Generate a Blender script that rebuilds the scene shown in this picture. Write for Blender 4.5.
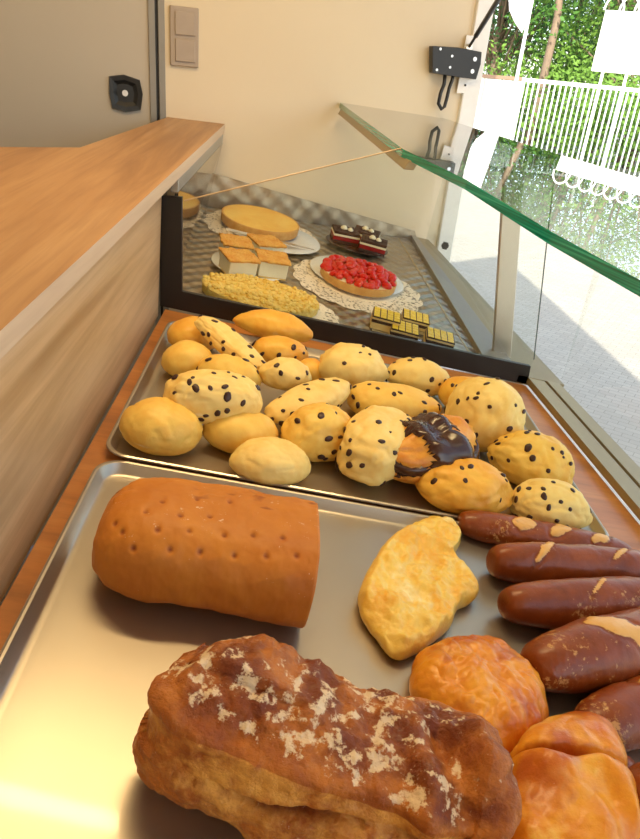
import bpy, bmesh, math, random
import numpy as np
from mathutils import Vector, Matrix, noise, Quaternion
sc = bpy.context.scene
for o in list(bpy.data.objects): bpy.data.objects.remove(o)
C = sc.collection
R = math.radians
# ---------------------------------------------------------------- camera
F_PX = 678.0; PPX, PPY = 320.0, 419.5
U = 0.402                                  # metres per shelf unit (camera is one unit above the sloping shelf)
def ray(x, y): return np.array([(x-PPX)/F_PX, -(y-PPY)/F_PX, -1.0])
def nrm(v): return v/np.linalg.norm(v)
_Y = nrm(ray(298, 70)); _X = ray(5400, 1416); _X = nrm(_X-np.dot(_X, _Y)*_Y)
_Z = np.cross(_X, _Y); RS = np.array([_X, _Y, _Z])         # camera axes -> shelf axes
_G = nrm(ray(190, 1742)); _G = -_G if _G[1] < 0 else _G
UPS = RS@_G; UPS[1] = 0; UPS = nrm(UPS)                    # true vertical in shelf axes
YV = np.array([0, 1.0, 0])
T = np.array([np.cross(YV, UPS), YV, UPS])                 # shelf axes -> world axes
CAM = np.array([0, 0, 1.0])
def W(p): return Vector((T@np.array(p, float)*U).tolist())  # shelf units -> world metres
def hit(x, y, P0, N):
    d = RS@ray(x, y); return CAM+d*(np.dot(np.array(P0, float)-CAM, N)/np.dot(d, N))
def onS(x, y, z=0.0): return hit(x, y, (0, 0, z), (0, 0, 1))
TILT = 0.0875
NF = nrm(np.array([0, -TILT, 1.0])); PF = np.array([0, 2.85, 0.0])
def onF(x, y, h=0.0): return hit(x, y, PF+np.array([0, 0, h]), NF)     # display floor (rises gently to the back)
cam = bpy.data.objects.new('camera', bpy.data.cameras.new('camera')); C.objects.link(cam)
cam.data.sensor_fit = 'HORIZONTAL'; cam.data.sensor_width = 36; cam.data.lens = 36*F_PX/640
cam.data.clip_start = 0.02; cam.data.clip_end = 300
Mc = Matrix((T@RS).tolist()).to_4x4(); Mc.translation = W(CAM); cam.matrix_world = Mc
sc.camera = cam
# ---------------------------------------------------------------- light
sc.view_settings.view_transform = 'Standard'; sc.view_settings.look = 'None'
sc.view_settings.gamma = 1; sc.view_settings.use_curve_mapping = False
sc.view_settings.exposure = 0.0
world = bpy.data.worlds.new('sky'); sc.world = world; world.use_nodes = True
wn = world.node_tree.nodes; wlk = world.node_tree.links
bg = wn['Background']; sky = wn.new('ShaderNodeTexSky'); sky.sky_type = 'NISHITA'; sky.sun_disc = False
sky.sun_elevation = R(30); sky.sun_rotation = R(190); sky.dust_density = 1.5
hs = wn.new('ShaderNodeHueSaturation'); hs.inputs['Saturation'].default_value = .75
wlk.new(sky.outputs[0], hs.inputs['Color']); wlk.new(hs.outputs[0], bg.inputs[0]); bg.inputs[1].default_value = 0.42
def sun(name, direction, strength, angle, color):
    l = bpy.data.lights.new(name, 'SUN'); l.energy = strength; l.angle = R(angle); l.color = color
    o = bpy.data.objects.new(name, l); C.objects.link(o)
    o.rotation_euler = Vector(direction).to_track_quat('-Z', 'Y').to_euler(); o.location = (-3, -6, 6); return o
sun('sun', (0.13, 1.0, -0.50), 7.5, 0.6, (1.0, 0.95, 0.86))
def area(name, loc, target, sx, sy, power, color):
    l = bpy.data.lights.new(name, 'AREA'); l.shape = 'RECTANGLE'; l.size = sx; l.size_y = sy; l.energy = power; l.color = color
    o = bpy.data.objects.new(name, l); C.objects.link(o); o.location = loc
    o.rotation_euler = (Vector(target)-Vector(loc)).to_track_quat('-Z', 'Y').to_euler(); return o
area('ceiling_strip_light', (0.05, 0.935, 1.085), (0.05, 0.935, 0), 0.9, 0.04, 9.5, (1.0, 0.71, 0.34))
area('ceiling_back_light', (-0.5, -0.9, 1.09), (-0.5, -0.9, 0), 0.9, 0.10, 3.5, (1.0, 0.76, 0.45))

# ---------------------------------------------------------------- materials
def newmat(name):
    m = bpy.data.materials.new(name); m.use_nodes = True
    nt = m.node_tree; return m, nt, nt.nodes['Principled BSDF']
def coords(nt, scale=(1, 1, 1), kind='Object', rot=(0, 0, 0)):
    tc = nt.nodes.new('ShaderNodeTexCoord'); mp = nt.nodes.new('ShaderNodeMapping')
    mp.inputs['Scale'].default_value = scale; mp.inputs['Rotation'].default_value = rot
    nt.links.new(tc.outputs[kind], mp.inputs[0]); return mp.outputs[0]
def tnoise(nt, vec, scale, detail=4, rough=.55, dist=0):
    n = nt.nodes.new('ShaderNodeTexNoise'); n.inputs['Scale'].default_value = scale
    n.inputs['Detail'].default_value = detail; n.inputs['Roughness'].default_value = rough; n.inputs['Distortion'].default_value = dist
    nt.links.new(vec, n.inputs['Vector']); return n.outputs['Fac']
def ramp(nt, fac, stops, interp='LINEAR'):
    r = nt.nodes.new('ShaderNodeValToRGB'); r.color_ramp.interpolation = interp; e = r.color_ramp.elements
    while len(e) < len(stops): e.new(0.5)
    for i, (p, c) in enumerate(stops):
        e[i].position = p; e[i].color = (c[0], c[1], c[2], 1) if not isinstance(c, (int, float)) else (c, c, c, 1)
    nt.links.new(fac, r.inputs[0]); return r.outputs[0]
def mixc(nt, fac, a, b, mode='MIX'):
    n = nt.nodes.new('ShaderNodeMix'); n.data_type = 'RGBA'; n.blend_type = mode
    for s, v in ((n.inputs[0], fac), (n.inputs[6], a), (n.inputs[7], b)):
        if isinstance(v, (int, float)): s.default_value = v
        elif isinstance(v, tuple): s.default_value = (*v[:3], 1)
        else: nt.links.new(v, s)
    return n.outputs[2]
def math_(nt, op, a, b=0.0, c=None):
    n = nt.nodes.new('ShaderNodeMath'); n.operation = op
    for i, v in enumerate((a, b) if c is None else (a, b, c)):
        if isinstance(v, (int, float)): n.inputs[i].default_value = v
        else: nt.links.new(v, n.inputs[i])
    return n.outputs[0]
def bump(nt, bs, h, strength=.3, dist=.002):
    b = nt.nodes.new('ShaderNodeBump'); b.inputs['Strength'].default_value = strength; b.inputs['Distance'].default_value = dist
    nt.links.new(h, b.inputs['Height']); nt.links.new(b.outputs[0], bs.inputs['Normal']); return b
def attr(nt, name):
    a = nt.nodes.new('ShaderNodeAttribute'); a.attribute_name = name; return a.outputs['Fac']
def plain(name, col, rough=.5, metal=0, spec=.5, nz=0, nscale=40):
    m, nt, b = newmat(name); b.inputs['Roughness'].default_value = rough; b.inputs['Metallic'].default_value = metal
    b.inputs['Specular IOR Level'].default_value = spec
    v = coords(nt); f = tnoise(nt, v, nscale, 3)
    k = 0.06 if not nz else nz
    nt.links.new(mixc(nt, f, tuple(c*(1-k) for c in col), tuple(min(1, c*(1+k)) for c in col)), b.inputs['Base Color'])
    return m
def wood(name, dark, mid, light, axis=1, rough=.38, scale=1.0):
    m, nt, b = newmat(name)
    s = [9*scale]*3; s[axis] = 0.55*scale
    v = coords(nt, tuple(s)); f = tnoise(nt, v, 2.2, 6, .6, .6)
    s2 = [60*scale]*3; s2[axis] = 1.6*scale
    f2 = tnoise(nt, coords(nt, tuple(s2)), 2.0, 3, .6)
    c = ramp(nt, f, [(.30, dark), (.5, mid), (.72, light)])
    c = mixc(nt, ramp(nt, f2, [(.45, 0.0), (.75, .45)]), c, dark)
    nt.links.new(c, b.inputs['Base Color']); b.inputs['Roughness'].default_value = rough
    bump(nt, b, f2, .12, .0006); return m
def glass(name, tint, gain=1.0, ior=1.5, rough=0.0):
    m, nt, b = newmat(name); nt.nodes.remove(b); out = nt.nodes['Material Output']
    tr = nt.nodes.new('ShaderNodeBsdfTransparent'); tr.inputs[0].default_value = (*tint, 1)
    gl = nt.nodes.new('ShaderNodeBsdfGlossy'); gl.inputs['Roughness'].default_value = rough
    fr = nt.nodes.new('ShaderNodeFresnel'); fr.inputs['IOR'].default_value = ior
    geo = nt.nodes.new('ShaderNodeNewGeometry')
    k = math_(nt, 'MULTIPLY', math_(nt, 'SUBTRACT', 1.0, geo.outputs['Backfacing']), fr.outputs[0])
    k = math_(nt, 'MINIMUM', math_(nt, 'MULTIPLY', k, gain), 1.0)
    mx = nt.nodes.new('ShaderNodeMixShader'); nt.links.new(k, mx.inputs[0]); nt.links.new(tr.outputs[0], mx.inputs[1]); nt.links.new(gl.outputs[0], mx.inputs[2])
    nt.links.new(mx.outputs[0], out.inputs[0]); return m

M = {}
M['wall'] = plain('cream_wall_panel', (.74, .63, .46), .55, nz=.02, nscale=3)
M['ceiling'] = plain('cream_ceiling', (.80, .70, .54), .6)
M['door'] = plain('grey_beige_door_skin', (.50, .44, .36), .45, nz=.03, nscale=4)
M['alu'] = plain('brushed_aluminium', (.62, .61, .58), .34, 1.0)
M['alu_dark'] = plain('grey_aluminium_rail', (.42, .43, .42), .38, .8)
M['frame'] = plain('grey_anodised_frame', (.27, .25, .22), .45, .3)
M['railgrey'] = plain('dull_grey_rail', (.36, .34, .31), .5, .7)
M['black'] = plain('black_plastic', (.012, .012, .013), .38)
M['blacktape'] = plain('matt_black_strip', (.012, .010, .010), .42)
M['switch'] = plain('taupe_switch_plastic', (.40, .32, .25), .4)
M['steelpost'] = plain('satin_steel_post', (.60, .56, .50), .3, .9)
M['olive'] = plain('olive_bronze_channel', (.36, .29, .17), .42, .35)
M['groove'] = plain('dark_sill_groove', (.06, .045, .03), .6)
M['white'] = plain('white_paint', (.85, .84, .82), .5)
M['screw'] = plain('zinc_screw', (.75, .75, .75), .3, 1.0)
M['top'] = wood('worktop_oak_laminate', (.29, .14, .055), (.45, .24, .10), (.55, .32, .145), 1, .42)
M['edge'] = wood('worktop_edge_band', (.52, .38, .24), (.66, .50, .34), (.74, .58, .40), 1, .45)
M['panel'] = wood('side_panel_oak_laminate', (.38, .225, .10), (.60, .395, .205), (.70, .49, .28), 1, .42)
M['shelf'] = wood('display_shelf_wood', (.34, .13, .035), (.52, .20, .05), (.60, .26, .075), 0, .32)
M['glass'] = glass('clear_pane_glass', (.96, .975, .965), 1.0)
M['slabglass'] = glass('thick_shelf_glass', (.90, .955, .93), 1.5, 1.55)
def edgeglass():
    m, nt, b = newmat('emerald_glass_edge')
    v = coords(nt, (1, 1, 1)); f = tnoise(nt, coords(nt, (3, 3, 260)), 1.5, 3)
    nt.links.new(ramp(nt, f, [(.3, (.0, .16, .125)), (.52, (.0, .38, .30)), (.72, (.06, .68, .56))]), b.inputs['Base Color'])
    b.inputs['Roughness'].default_value = .08; 
    b.inputs['Coat Weight'].default_value = .5
    return m
M['slabedge'] = edgeglass()
def trayal():
    m, nt, b = newmat('rubbed_baking_tray_aluminium')
    f = tnoise(nt, coords(nt, (160, 6, 6)), 1.5, 3); g = tnoise(nt, coords(nt), 7, 3)
    nt.links.new(mixc(nt, g, (.41, .36, .29), (.49, .44, .37)), b.inputs['Base Color'])
    b.inputs['Metallic'].default_value = .85; b.inputs['Roughness'].default_value = .36
    b.inputs['Coat Weight'].default_value = .25; b.inputs['Coat Roughness'].default_value = .06
    bump(nt, b, f, .03, .0003); return m
M['tray'] = trayal()
def quilt(name='embossed_patterned_steel', up=0):
    m, nt, b = newmat(name)
    def lines(rot):
        v = coords(nt, (1, 1, 1), rot=(up, 0, 0)); mp2 = nt.nodes.new('ShaderNodeMapping'); mp2.inputs['Rotation'].default_value = (0, 0, rot); nt.links.new(v, mp2.inputs[0]); v = mp2.outputs[0]; w = nt.nodes.new('ShaderNodeTexWave'); w.inputs['Scale'].default_value = 11.5 if not up else 8.5
        w.wave_profile = 'SIN'; nt.links.new(v, w.inputs[0]); return w.outputs['Fac']
    a, c = lines(R(45)), lines(R(-45))
    h = math_(nt, 'ADD', a, c)
    g = tnoise(nt, coords(nt), 60, 4)
    nt.links.new(mixc(nt, g, (.34, .28, .20), (.52, .45, .36)), b.inputs['Base Color'])
    b.inputs['Metallic'].default_value = .95; b.inputs['Roughness'].default_value = .30 if not up else .42
    bump(nt, b, h, .45 if not up else .22, .004); return m
M['quilt'] = quilt(); M['quilt_up'] = quilt('embossed_splash_steel', R(-90))
M['plate'] = plain('white_porcelain', (.72, .74, .76), .15)

# ---------------------------------------------------------------- mesh helpers
def link(o): C.objects.link(o); return o
def mesh_obj(name, verts, faces, mats, parent=None, smooth=False, matidx=None, mw=None):
    me = bpy.data.meshes.new(name)
    me.from_pydata([tuple(map(float, v)) for v in verts], [], faces)
    for m in (mats if isinstance(mats, (list, tuple)) else [mats]): me.materials.append(m)
    if matidx is not None: me.polygons.foreach_set('material_index', matidx)
    me.polygons.foreach_set('use_smooth', [smooth]*len(me.polygons)); me.update()
    o = link(bpy.data.objects.new(name, me))
    if mw is not None: o.matrix_world = mw
    if parent: o.parent = parent
    return o
def bevel(o, w=.001, seg=2):
    b = o.modifiers.new('bevel', 'BEVEL'); b.width = w; b.segments = seg; b.limit_method = 'ANGLE'; return o
def tag(o, label, cat, group=None, kind=None):
    if label: o['label'] = label
    if cat: o['category'] = cat
    if group: o['group'] = group
    if kind: o['kind'] = kind
    return o
def struct(o): o['kind'] = 'structure'; return o
def empty(name, mw, label, cat, group=None):
    o = link(bpy.data.objects.new(name, None)); o.empty_display_size = .02; o.matrix_world = mw
    return tag(o, label, cat, group)
T4 = Matrix(T.tolist()).to_4x4()
def MS(p, yaw=0.0, pitch=0.0, roll=0.0):                       # frame resting on the sloping shelf, at shelf point p
    return Matrix.Translation(W(p)) @ T4 @ Matrix.Rotation(yaw, 4, 'Z') @ Matrix.Rotation(roll, 4, 'X') @ Matrix.Rotation(pitch, 4, 'Y')
def MFm(p, yaw=0.0):                                            # frame resting on the display floor
    return Matrix.Translation(W(p)) @ T4 @ Matrix.Rotation(math.atan(TILT), 4, 'X') @ Matrix.Rotation(yaw, 4, 'Z')
class MB:
    def __init__(s): s.v = []; s.f = []; s.mi = []; s.cur = 0
    def add(s, vs, fs):
        n = len(s.v); s.v += [tuple(v) for v in vs]; s.f += [tuple(i+n for i in f) for f in fs]; s.mi += [s.cur]*len(fs)
    def box(s, a, b):
        (x0, y0, z0), (x1, y1, z1) = a, b
        s.add([(x0,y0,z0),(x1,y0,z0),(x1,y1,z0),(x0,y1,z0),(x0,y0,z1),(x1,y0,z1),(x1,y1,z1),(x0,y1,z1)],
              [(3,2,1,0),(4,5,6,7),(0,1,5,4),(1,2,6,5),(2,3,7,6),(3,0,4,7)])
    def prism(s, poly, ext):                                    # poly: 3-D points, extruded by vector ext
        n = len(poly); e = Vector(ext); P = [Vector(p) for p in poly]
        nn = Vector((0, 0, 0))
        for i in range(n): nn += P[i].cross(P[(i+1) % n])
        if nn.dot(e) < 0: P.reverse()
        s.add([tuple(p) for p in P]+[tuple(p+e) for p in P], [tuple(range(n-1, -1, -1)), tuple(range(n, 2*n))]+[(i, (i+1) % n, n+(i+1) % n, n+i) for i in range(n)])
    def tube(s, path, r, n=10, closed=False, caps=True):
        P = [Vector(p) for p in path]; m = len(P); rr = r if isinstance(r, (list, tuple)) else [r]*m
        prev = None; vs = []
        for i in range(m):
            if closed: t = P[(i+1) % m]-P[i-1]
            else: t = P[min(i+1, m-1)]-P[max(i-1, 0)]
            t.normalize()
            if prev is None: u = t.orthogonal().normalized()
            else: u = (prev-t*prev.dot(t)).normalized()
            prev = u; w = t.cross(u)
            vs += [tuple(P[i]+(u*math.cos(a)+w*math.sin(a))*rr[i]) for a in [2*math.pi*k/n for k in range(n)]]
        fs = []
        for i in range(m if closed else m-1):
            j = (i+1) % m
            fs += [(i*n+k, i*n+(k+1) % n, j*n+(k+1) % n, j*n+k) for k in range(n)]
        if caps and not closed: fs += [tuple(range(n-1, -1, -1)), tuple((m-1)*n+k for k in range(n))]
        s.add(vs, fs)
    def lathe(s, prof, n=48, sx=1, sy=1, closed=True):
        m = len(prof); vs = []
        for (r, z) in prof: vs += [(r*math.cos(2*math.pi*k/n)*sx, r*math.sin(2*math.pi*k/n)*sy, z) for k in range(n)]
        fs = []
        for i in range(m-1): fs += [(i*n+k, i*n+(k+1) % n, (i+1)*n+(k+1) % n, (i+1)*n+k) for k in range(n)]
        fs += [tuple(range(n-1, -1, -1)), tuple((m-1)*n+k for k in range(n))]
        s.add(vs, fs)
    def build(s, name, mat, parent=None, smooth=False, mw=None): return mesh_obj(name, s.v, s.f, mat, parent, smooth, s.mi, mw)
def smooth_angle(o, a=40):
    o.data.polygons.foreach_set('use_smooth', [True]*len(o.data.polygons))
    o.data.set_sharp_from_angle(angle=R(a)); return o

# ================================================================ SETTING
# end wall behind the display
WA = np.array([-.4, 4.4, 0]); WB = np.array([1.0, 4.75, 0]); NW = nrm(np.cross(WB-WA, UPS)); 
if NW[1] < 0: NW = -NW
def onW(x, y, off=0.0): return hit(x, y, WA-NW*off, NW)        # off: shelf units in front of the wall
wdir = Vector((T@nrm(WB-WA)).tolist()); wdir.z = 0; wdir.normalize()
wnor = Vector((T@NW).tolist()).normalized(); UPW = Vector((0, 0, 1))
wbase = W(WA)
def wallpt(p):                                                  # world point -> (along wall, height)
    d = Vector(p)-wbase; return d.dot(wdir), d.z
def wpt(a, h, off=0.0): return wbase+wdir*a+UPW*(h-0)-wnor*off
Z_FLOOR, Z_CEIL, Z_GND = -0.95, 1.10, -1.25
a_jl, _ = wallpt(W(onW(481, 0))); a_jl2, _ = wallpt(W(onW(446, 160)))
a_jr, _ = wallpt(W(onW(496, 0))); a_jr2, _ = wallpt(W(onW(470, 125)))
AJL, AJR = (a_jl+a_jl2)/2, (a_jr+a_jr2)/2
AW0 = wallpt(W(onW(165, 60)))[0]
mb = MB(); mb.prism([wpt(AW0, Z_FLOOR), wpt(AJL, Z_FLOOR), wpt(AJL, Z_CEIL), wpt(AW0, Z_CEIL)], wnor*.04)
struct(mb.build('wall_end', M['wall']))
# corner post (door jamb colour) to the right of the end wall
mb = MB(); mb.prism([wpt(AJL, Z_GND+.2, .012), wpt(AJR, Z_GND+.2, .012), wpt(AJR, Z_CEIL, .012), wpt(AJL, Z_CEIL, .012)], wnor*.06)
struct(bevel(mb.build('trim_1', M['white']), .003))
# door leaf on the left part of the end wall
def rectw(x0, x1, h0, h1, off, th, name, mat, parent=None, bv=0):
    b = MB(); b.prism([wpt(x0, h0, off), wpt(x1, h0, off), wpt(x1, h1, off), wpt(x0, h1, off)], wnor*th)
    o = b.build(name, mat, parent); return bevel(o, bv) if bv else o
def apx(x, y): return wallpt(W(onW(x, y)))
aL = apx(149, 60)[0]; aB0 = apx(155.5, 60)[0]; aB1 = apx(158.5, 60)[0]; aR = apx(165, 60)[0]
door = struct(rectw(-1.3, aL, Z_FLOOR, Z_CEIL, .0, .04, 'door_1', M['door']))
struct(rectw(aL, aB0, Z_FLOOR, Z_CEIL, .006, .05, 'trim_2', M['frame'], None, .001))
struct(rectw(aB0, aB1, Z_FLOOR, Z_CEIL, -.004, .036, 'trim_3', M['black']))
struct(rectw(aB1, aR, Z_FLOOR, Z_CEIL, .006, .05, 'trim_4', M['frame'], None, .001))
# door lock recess: a black octagonal cup with a metal cylinder
ka, kh = apx(125, 93)
oct_px = [(109, 76), (124, 74.5), (140, 80), (143, 94), (141, 110), (126, 112), (112, 108), (109, 93)]
oct_ah = [apx(*p) for p in oct_px]
b = MB()
ring0 = [wpt(a, h, 0) for a, h in oct_ah]; ring1 = [wpt(ka+(a-ka)*.97, kh+(h-kh)*.97, .008) for a, h in oct_ah]
ring2 = [wpt(ka+(a-ka)*.72, kh+(h-kh)*.72, .007) for a, h in oct_ah]; ring3 = [wpt(ka+(a-ka)*.5, kh+(h-kh)*.5, .0015) for a, h in oct_ah]
vs = ring0+ring1+ring2+ring3; fs = []
for r_ in range(3): fs += [(r_*8+i, r_*8+(i+1) % 8, (r_+1)*8+(i+1) % 8, (r_+1)*8+i) for i in range(8)]
fs.append(tuple(range(24, 32))); b.add(vs, fs)
lockcup = b.build('door_lock', M['black'], door)
b = MB(); b.tube([wpt(ka, kh, .001), wpt(ka, kh, .010)], .0065, 16); b.tube([wpt(ka, kh, .009), wpt(ka, kh, .0115)], .004, 6)
cyl = b.build('lock_cylinder', M['screw'], lockcup); cyl['label'] = 'small chrome lock cylinder'
# light switch
swp = [apx(169.5, 5), apx(198, 8.5), apx(198.5, 68), apx(170, 65)]
sa0 = (swp[0][0]+swp[3][0])/2; sa1 = (swp[1][0]+swp[2][0])/2; sh0 = (swp[2][1]+swp[3][1])/2; sh1 = (swp[0][1]+swp[1][1])/2
smid = ((sa0+sa1)/2, (sh0+sh1)/2)
sw = bevel(rectw(sa0, sa1, sh0, sh1, .009, .009, 'light_switch', M['switch']), .002)
tag(sw, 'taupe double light switch plate on the cream end wall beside the door frame', 'light switch')
mw_, mh_ = sa1-sa0, sh1-sh0
for k in (0, 1):
    c0 = sh0+mh_*(.08+.45*k); c1 = c0+mh_*.385
    rk = bevel(rectw(sa0+mw_*.17, sa1-mw_*.13, c0, c1, .013, .005, 'rocker', M['switch'], sw), .0015)

# other walls, ceiling, floor of the van
mb = MB(); mb.box((-1.45, -1.35, Z_CEIL), (.80, 2.1, Z_CEIL+.05)); struct(mb.build('ceiling', M['ceiling']))
mb = MB(); mb.box((-1.45, -1.35, Z_FLOOR-.05), (.80, 2.1, Z_FLOOR)); struct(mb.build('floor', plain('grey_vinyl_floor', (.25, .23, .21), .5)))
mb = MB(); mb.box((-1.45, -1.35, Z_FLOOR), (-1.40, 2.1, Z_CEIL)); struct(mb.build('wall_left', M['wall']))
mb = MB(); mb.box((-1.40, -1.40, Z_FLOOR), (.80, -1.35, Z_CEIL)); struct(mb.build('wall_near', M['wall']))
mb = MB(); mb.box((.62, -1.35, Z_GND+.25), (.70, 2.0, -.20)); mb.box((.62, -1.35, .98), (.70, 1.95, Z_CEIL)); struct(mb.build('wall_right', M['white']))
# ground outside
def paving():
    m, nt, b = newmat('pale_block_paving')
    v = coords(nt, (1, 1, 1), rot=(0, 0, R(35))); br = nt.nodes.new('ShaderNodeTexBrick'); nt.links.new(v, br.inputs[0])
    br.inputs['Scale'].default_value = 5; br.inputs['Color1'].default_value = (.62, .54, .43, 1); br.inputs['Color2'].default_value = (.70, .62, .50, 1)
    br.inputs['Mortar'].default_value = (.44, .38, .30, 1); br.inputs['Mortar Size'].default_value = .012
    f = tnoise(nt, coords(nt), .8, 5); nt.links.new(mixc(nt, ramp(nt, f, [(.35, 0.0), (.75, .35)]), br.outputs[0], (.50, .44, .36)), b.inputs['Base Color'])
    b.inputs['Roughness'].default_value = .85; return m
mb = MB(); mb.box((-30, -15, Z_GND-.1), (45, 70, Z_GND)); struct(mb.build('ground', paving()))
# serving hatch flap, opened upwards
mb = MB(); mb.prism([(.70, -3.0, 1.07), (.70, 1.97, 1.07), (1.75, 1.97, 1.50), (1.75, -3.0, 1.50)], (0, 0, .035))
hatch = tag(mb.build('serving_hatch', M['white']), 'white serving hatch flap raised above the van opening', 'hatch')

# ================================================================ COUNTER AND DISPLAY SHELL
P1 = onW(225, 124); P2 = np.array([-.415, 1.127, .49]); P3 = onW(168, 117)
NT = nrm(np.cross(P1-P2, P3-P2)); NT = NT if NT[2] > 0 else -NT
def onT(x, y): return hit(x, y, P2, NT)
e_near = P2+(P2-P1)*0.55
pts = [e_near, P1, P3, onT(80, 147.5), onT(0, 147)]
dl = onT(0, 147)-onT(80, 147.5); far_l = onT(0, 147)+nrm(dl)*.9
pts += [far_l, np.array([far_l[0], e_near[1], e_near[2]+(far_l-e_near)[0]*(-NT[0]/NT[2])])]
tn = Vector((T@NT).tolist())
mb = MB(); mb.prism([W(p) for p in pts], -tn*.020)
# edge faces: the long front edge is banded in a paler laminate
wt = mb.build('worktop', [M['top'], M['edge']])
for p in wt.data.polygons:
    if abs(p.normal.dot(tn)) < .5 and p.normal.x > .5: p.material_index = 1
tag(wt, 'warm oak laminate worktop with a pale edge left of the display', 'worktop')
# side panel under the worktop (down to the shelf), ends at the black strip
def lineY(A, B, y): t = (y-A[1])/(B[1]-A[1]); return A+(B-A)*t
XL = -.362
pl = []
for y in (-1.2, 2.83):
    tp = lineY(P2, P1, y)-NT*.020/U; fx_ = -.362-.024*max(0, (y-.96)/1.87); pl.append((W((fx_, y, -.06)), W(np.array([-.44+.012*(2.83-y), y, tp[2]]))))
mb = MB(); mb.prism([pl[0][0], pl[1][0], pl[1][1], pl[0][1]], Vector((-.02, 0, 0)))
pn = tag(mb.build('counter_side_panel', M['panel']), 'pale oak panel rising from the sloping shelf up to the worktop', 'panel')
# aluminium rail under the worktop edge, beyond the black strip
tq = [lineY(P2, P1, y)-NT*.020/U for y in (2.885, 4.38)]
mb = MB(); mb.prism([W(tq[0]), W(tq[1]), W(tq[1]+np.array([.004, 0, -.055])), W(tq[0]+np.array([.004, 0, -.055]))], Vector((-.012, 0, 0)))
tag(bevel(mb.build('support_rail', M['alu_dark']), .001), 'grey metal rail under the far end of the worktop edge', 'rail')
# reflective side glass of the cake display
tl = [np.array([XL, 2.90, .0]), np.array([XL-.02, 4.28, TILT*1.43+.0]), tq[1]+np.array([.006, 0, -.05]), tq[0]+np.array([.006, 0, -.05])]
mb = MB(); mb.prism([W(p) for p in tl], Vector((-.006, 0, 0)))
sg = newmat('grey_reflecting_glass'); sg[2].inputs['Base Color'].default_value = (.30, .28, .24, 1); sg[2].inputs['Roughness'].default_value = .06; sg[2].inputs['Metallic'].default_value = .85
tag(mb.build('side_pane', sg[0]), 'reflective grey glass side below the worktop beside the cakes', 'glass pane')

# sloping wooden shelf board under the trays
def xn(pa, pb):                                    # near boundary through two pixels on the shelf plane
    A, B = onS(*pa), onS(*pb); return lambda y: lineY(A, B, y)[0]
def xf(pa, pb):
    A, B = onF(*pa), onF(*pb); return lambda y: lineY(A, B, y)[0]
fz = lambda y: TILT*(y-2.85)
chan = xn((532, 384), (640, 512)); grv = xn((536, 374), (640, 492)); gls = xn((536, 362), (640, 472))
chan_y = lambda y: chan(y)
Y0 = -1.0; YB = 2.85
def slab(name, quad, th, mat, parent=None):        # quad of shelf-unit points, thickness (m) downwards
    b = MB(); b.prism([W(p) for p in quad], Vector((T@np.array([0, 0, -1.0])).tolist())*th); return b.build(name, mat, parent)
shelf = slab('shelf_board', [(XL, Y0, -.0325), (chan(Y0), Y0, -.0325), (chan(YB), YB, -.0325), (XL, YB, -.0325)], .02, M['shelf'])
tag(shelf, 'reddish brown wooden shelf board carrying the two baking trays', 'shelf')
# sill channel along the window
def strip(name, f0, f1, y0, y1, z0, th, mat, parent=None, zf=None):
    zz = zf or (lambda y: 0)
    return slab(name, [(f0(y0), y0, z0+zz(y0)), (f1(y0), y0, z0+zz(y0)), (f1(y1), y1, z0+zz(y1)), (f0(y1), y1, z0+zz(y1))], th, mat, parent)
sill = empty('window_sill', MS((1.4, .5, 0)), 'olive bronze metal sill channel running along the foot of the window glass', 'window sill')
def childof(o, p): 
    mw = o.matrix_world.copy(); o.parent = p; o.matrix_parent_inverse = p.matrix_world.inverted(); return o
def kid(o, p): o.parent = p; o.matrix_parent_inverse = p.matrix_world.inverted(); return o
g2 = lambda y: grv(y)+.012
kid(strip('inner_flange', chan, grv, Y0, YB, .008, .012, M['olive']), sill)
kid(strip('groove', grv, g2, Y0, YB, .000, .012, M['groove']), sill)  # recessed strip, coloured darker than the flanges on either side
kid(strip('outer_flange', g2, gls, Y0, YB, .012, .014, M['olive']), sill)
# far half of the sill, beside the cakes
fl_ = xf((399, 240), (467, 350)); rl0 = xf((415, 247), (475, 350)); rl1 = xf((421, 247), (492, 342)); gf = xf((427, 240), (494, 312))
YE = 4.72
ref = lambda fa, fb: (lambda y: fa(y))
kid(strip('far_flange', rl1, gf, YB, YE+.05, .010, .016, M['olive'], None, fz), sill)
# display floor
flo = slab('display_floor', [(XL, YB+.02, fz(YB+.02)), (rl0(YB+.02), YB+.02, fz(YB+.02)), (rl0(YE), YE, fz(YE)), (XL-.03, 4.36, fz(4.36))], .012, M['quilt'])
tag(flo, 'embossed patterned steel floor under the cakes', 'display floor')
rail = strip('glass_rail', rl0, rl1, YB+.02, YE, .026, .012, M['railgrey'], None, fz)
tag(bevel(rail, .001), 'pale aluminium rail between the steel display floor and window sill', 'rail')
gold = strip('floor_joint', fl_, lambda y: fl_(y)+.008, YB+.02, YE-.05, .003, .0012, plain('brass_line', (.55, .42, .22), .35, .8), None, fz)
tag(gold, 'thin brass coloured joint line along the right of the steel floor', 'joint strip')
# splash plate leaning on the end wall
sp = [onW(190, 207, .02), onW(417, 241, .02), onW(415, 231, .02), onW(205, 171, .02)]
sp[0] = onW(207, 209, .02)
b = MB(); b.prism([W(p) for p in sp], wnor*.004)
spl = b.build('splash_plate', M['quilt_up']); 
tag(spl, 'embossed steel splash plate along the foot of the end wall', 'splash plate')

# black strip frame at the front of the cake display: foot bar and left upright
Yp = np.array([0, YB, 0]); NYv = np.array([0, 1.0, 0])
def onP(x, y): return hit(x, y, Yp, NYv)
b = MB()
L = [onP(160, 196), onP(182, 197), onP(182, 291.5), onP(531, 366.5), onP(527.5, 385), onP(160, 306)]
b.prism([W(p) for p in L], Vector((0, .010, 0)))
bar = bevel(b.build('black_divider_frame', M['blacktape']), .001)
tag(bar, 'matt black L shaped strip framing the foot and left side of the cake glass', 'frame')
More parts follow.
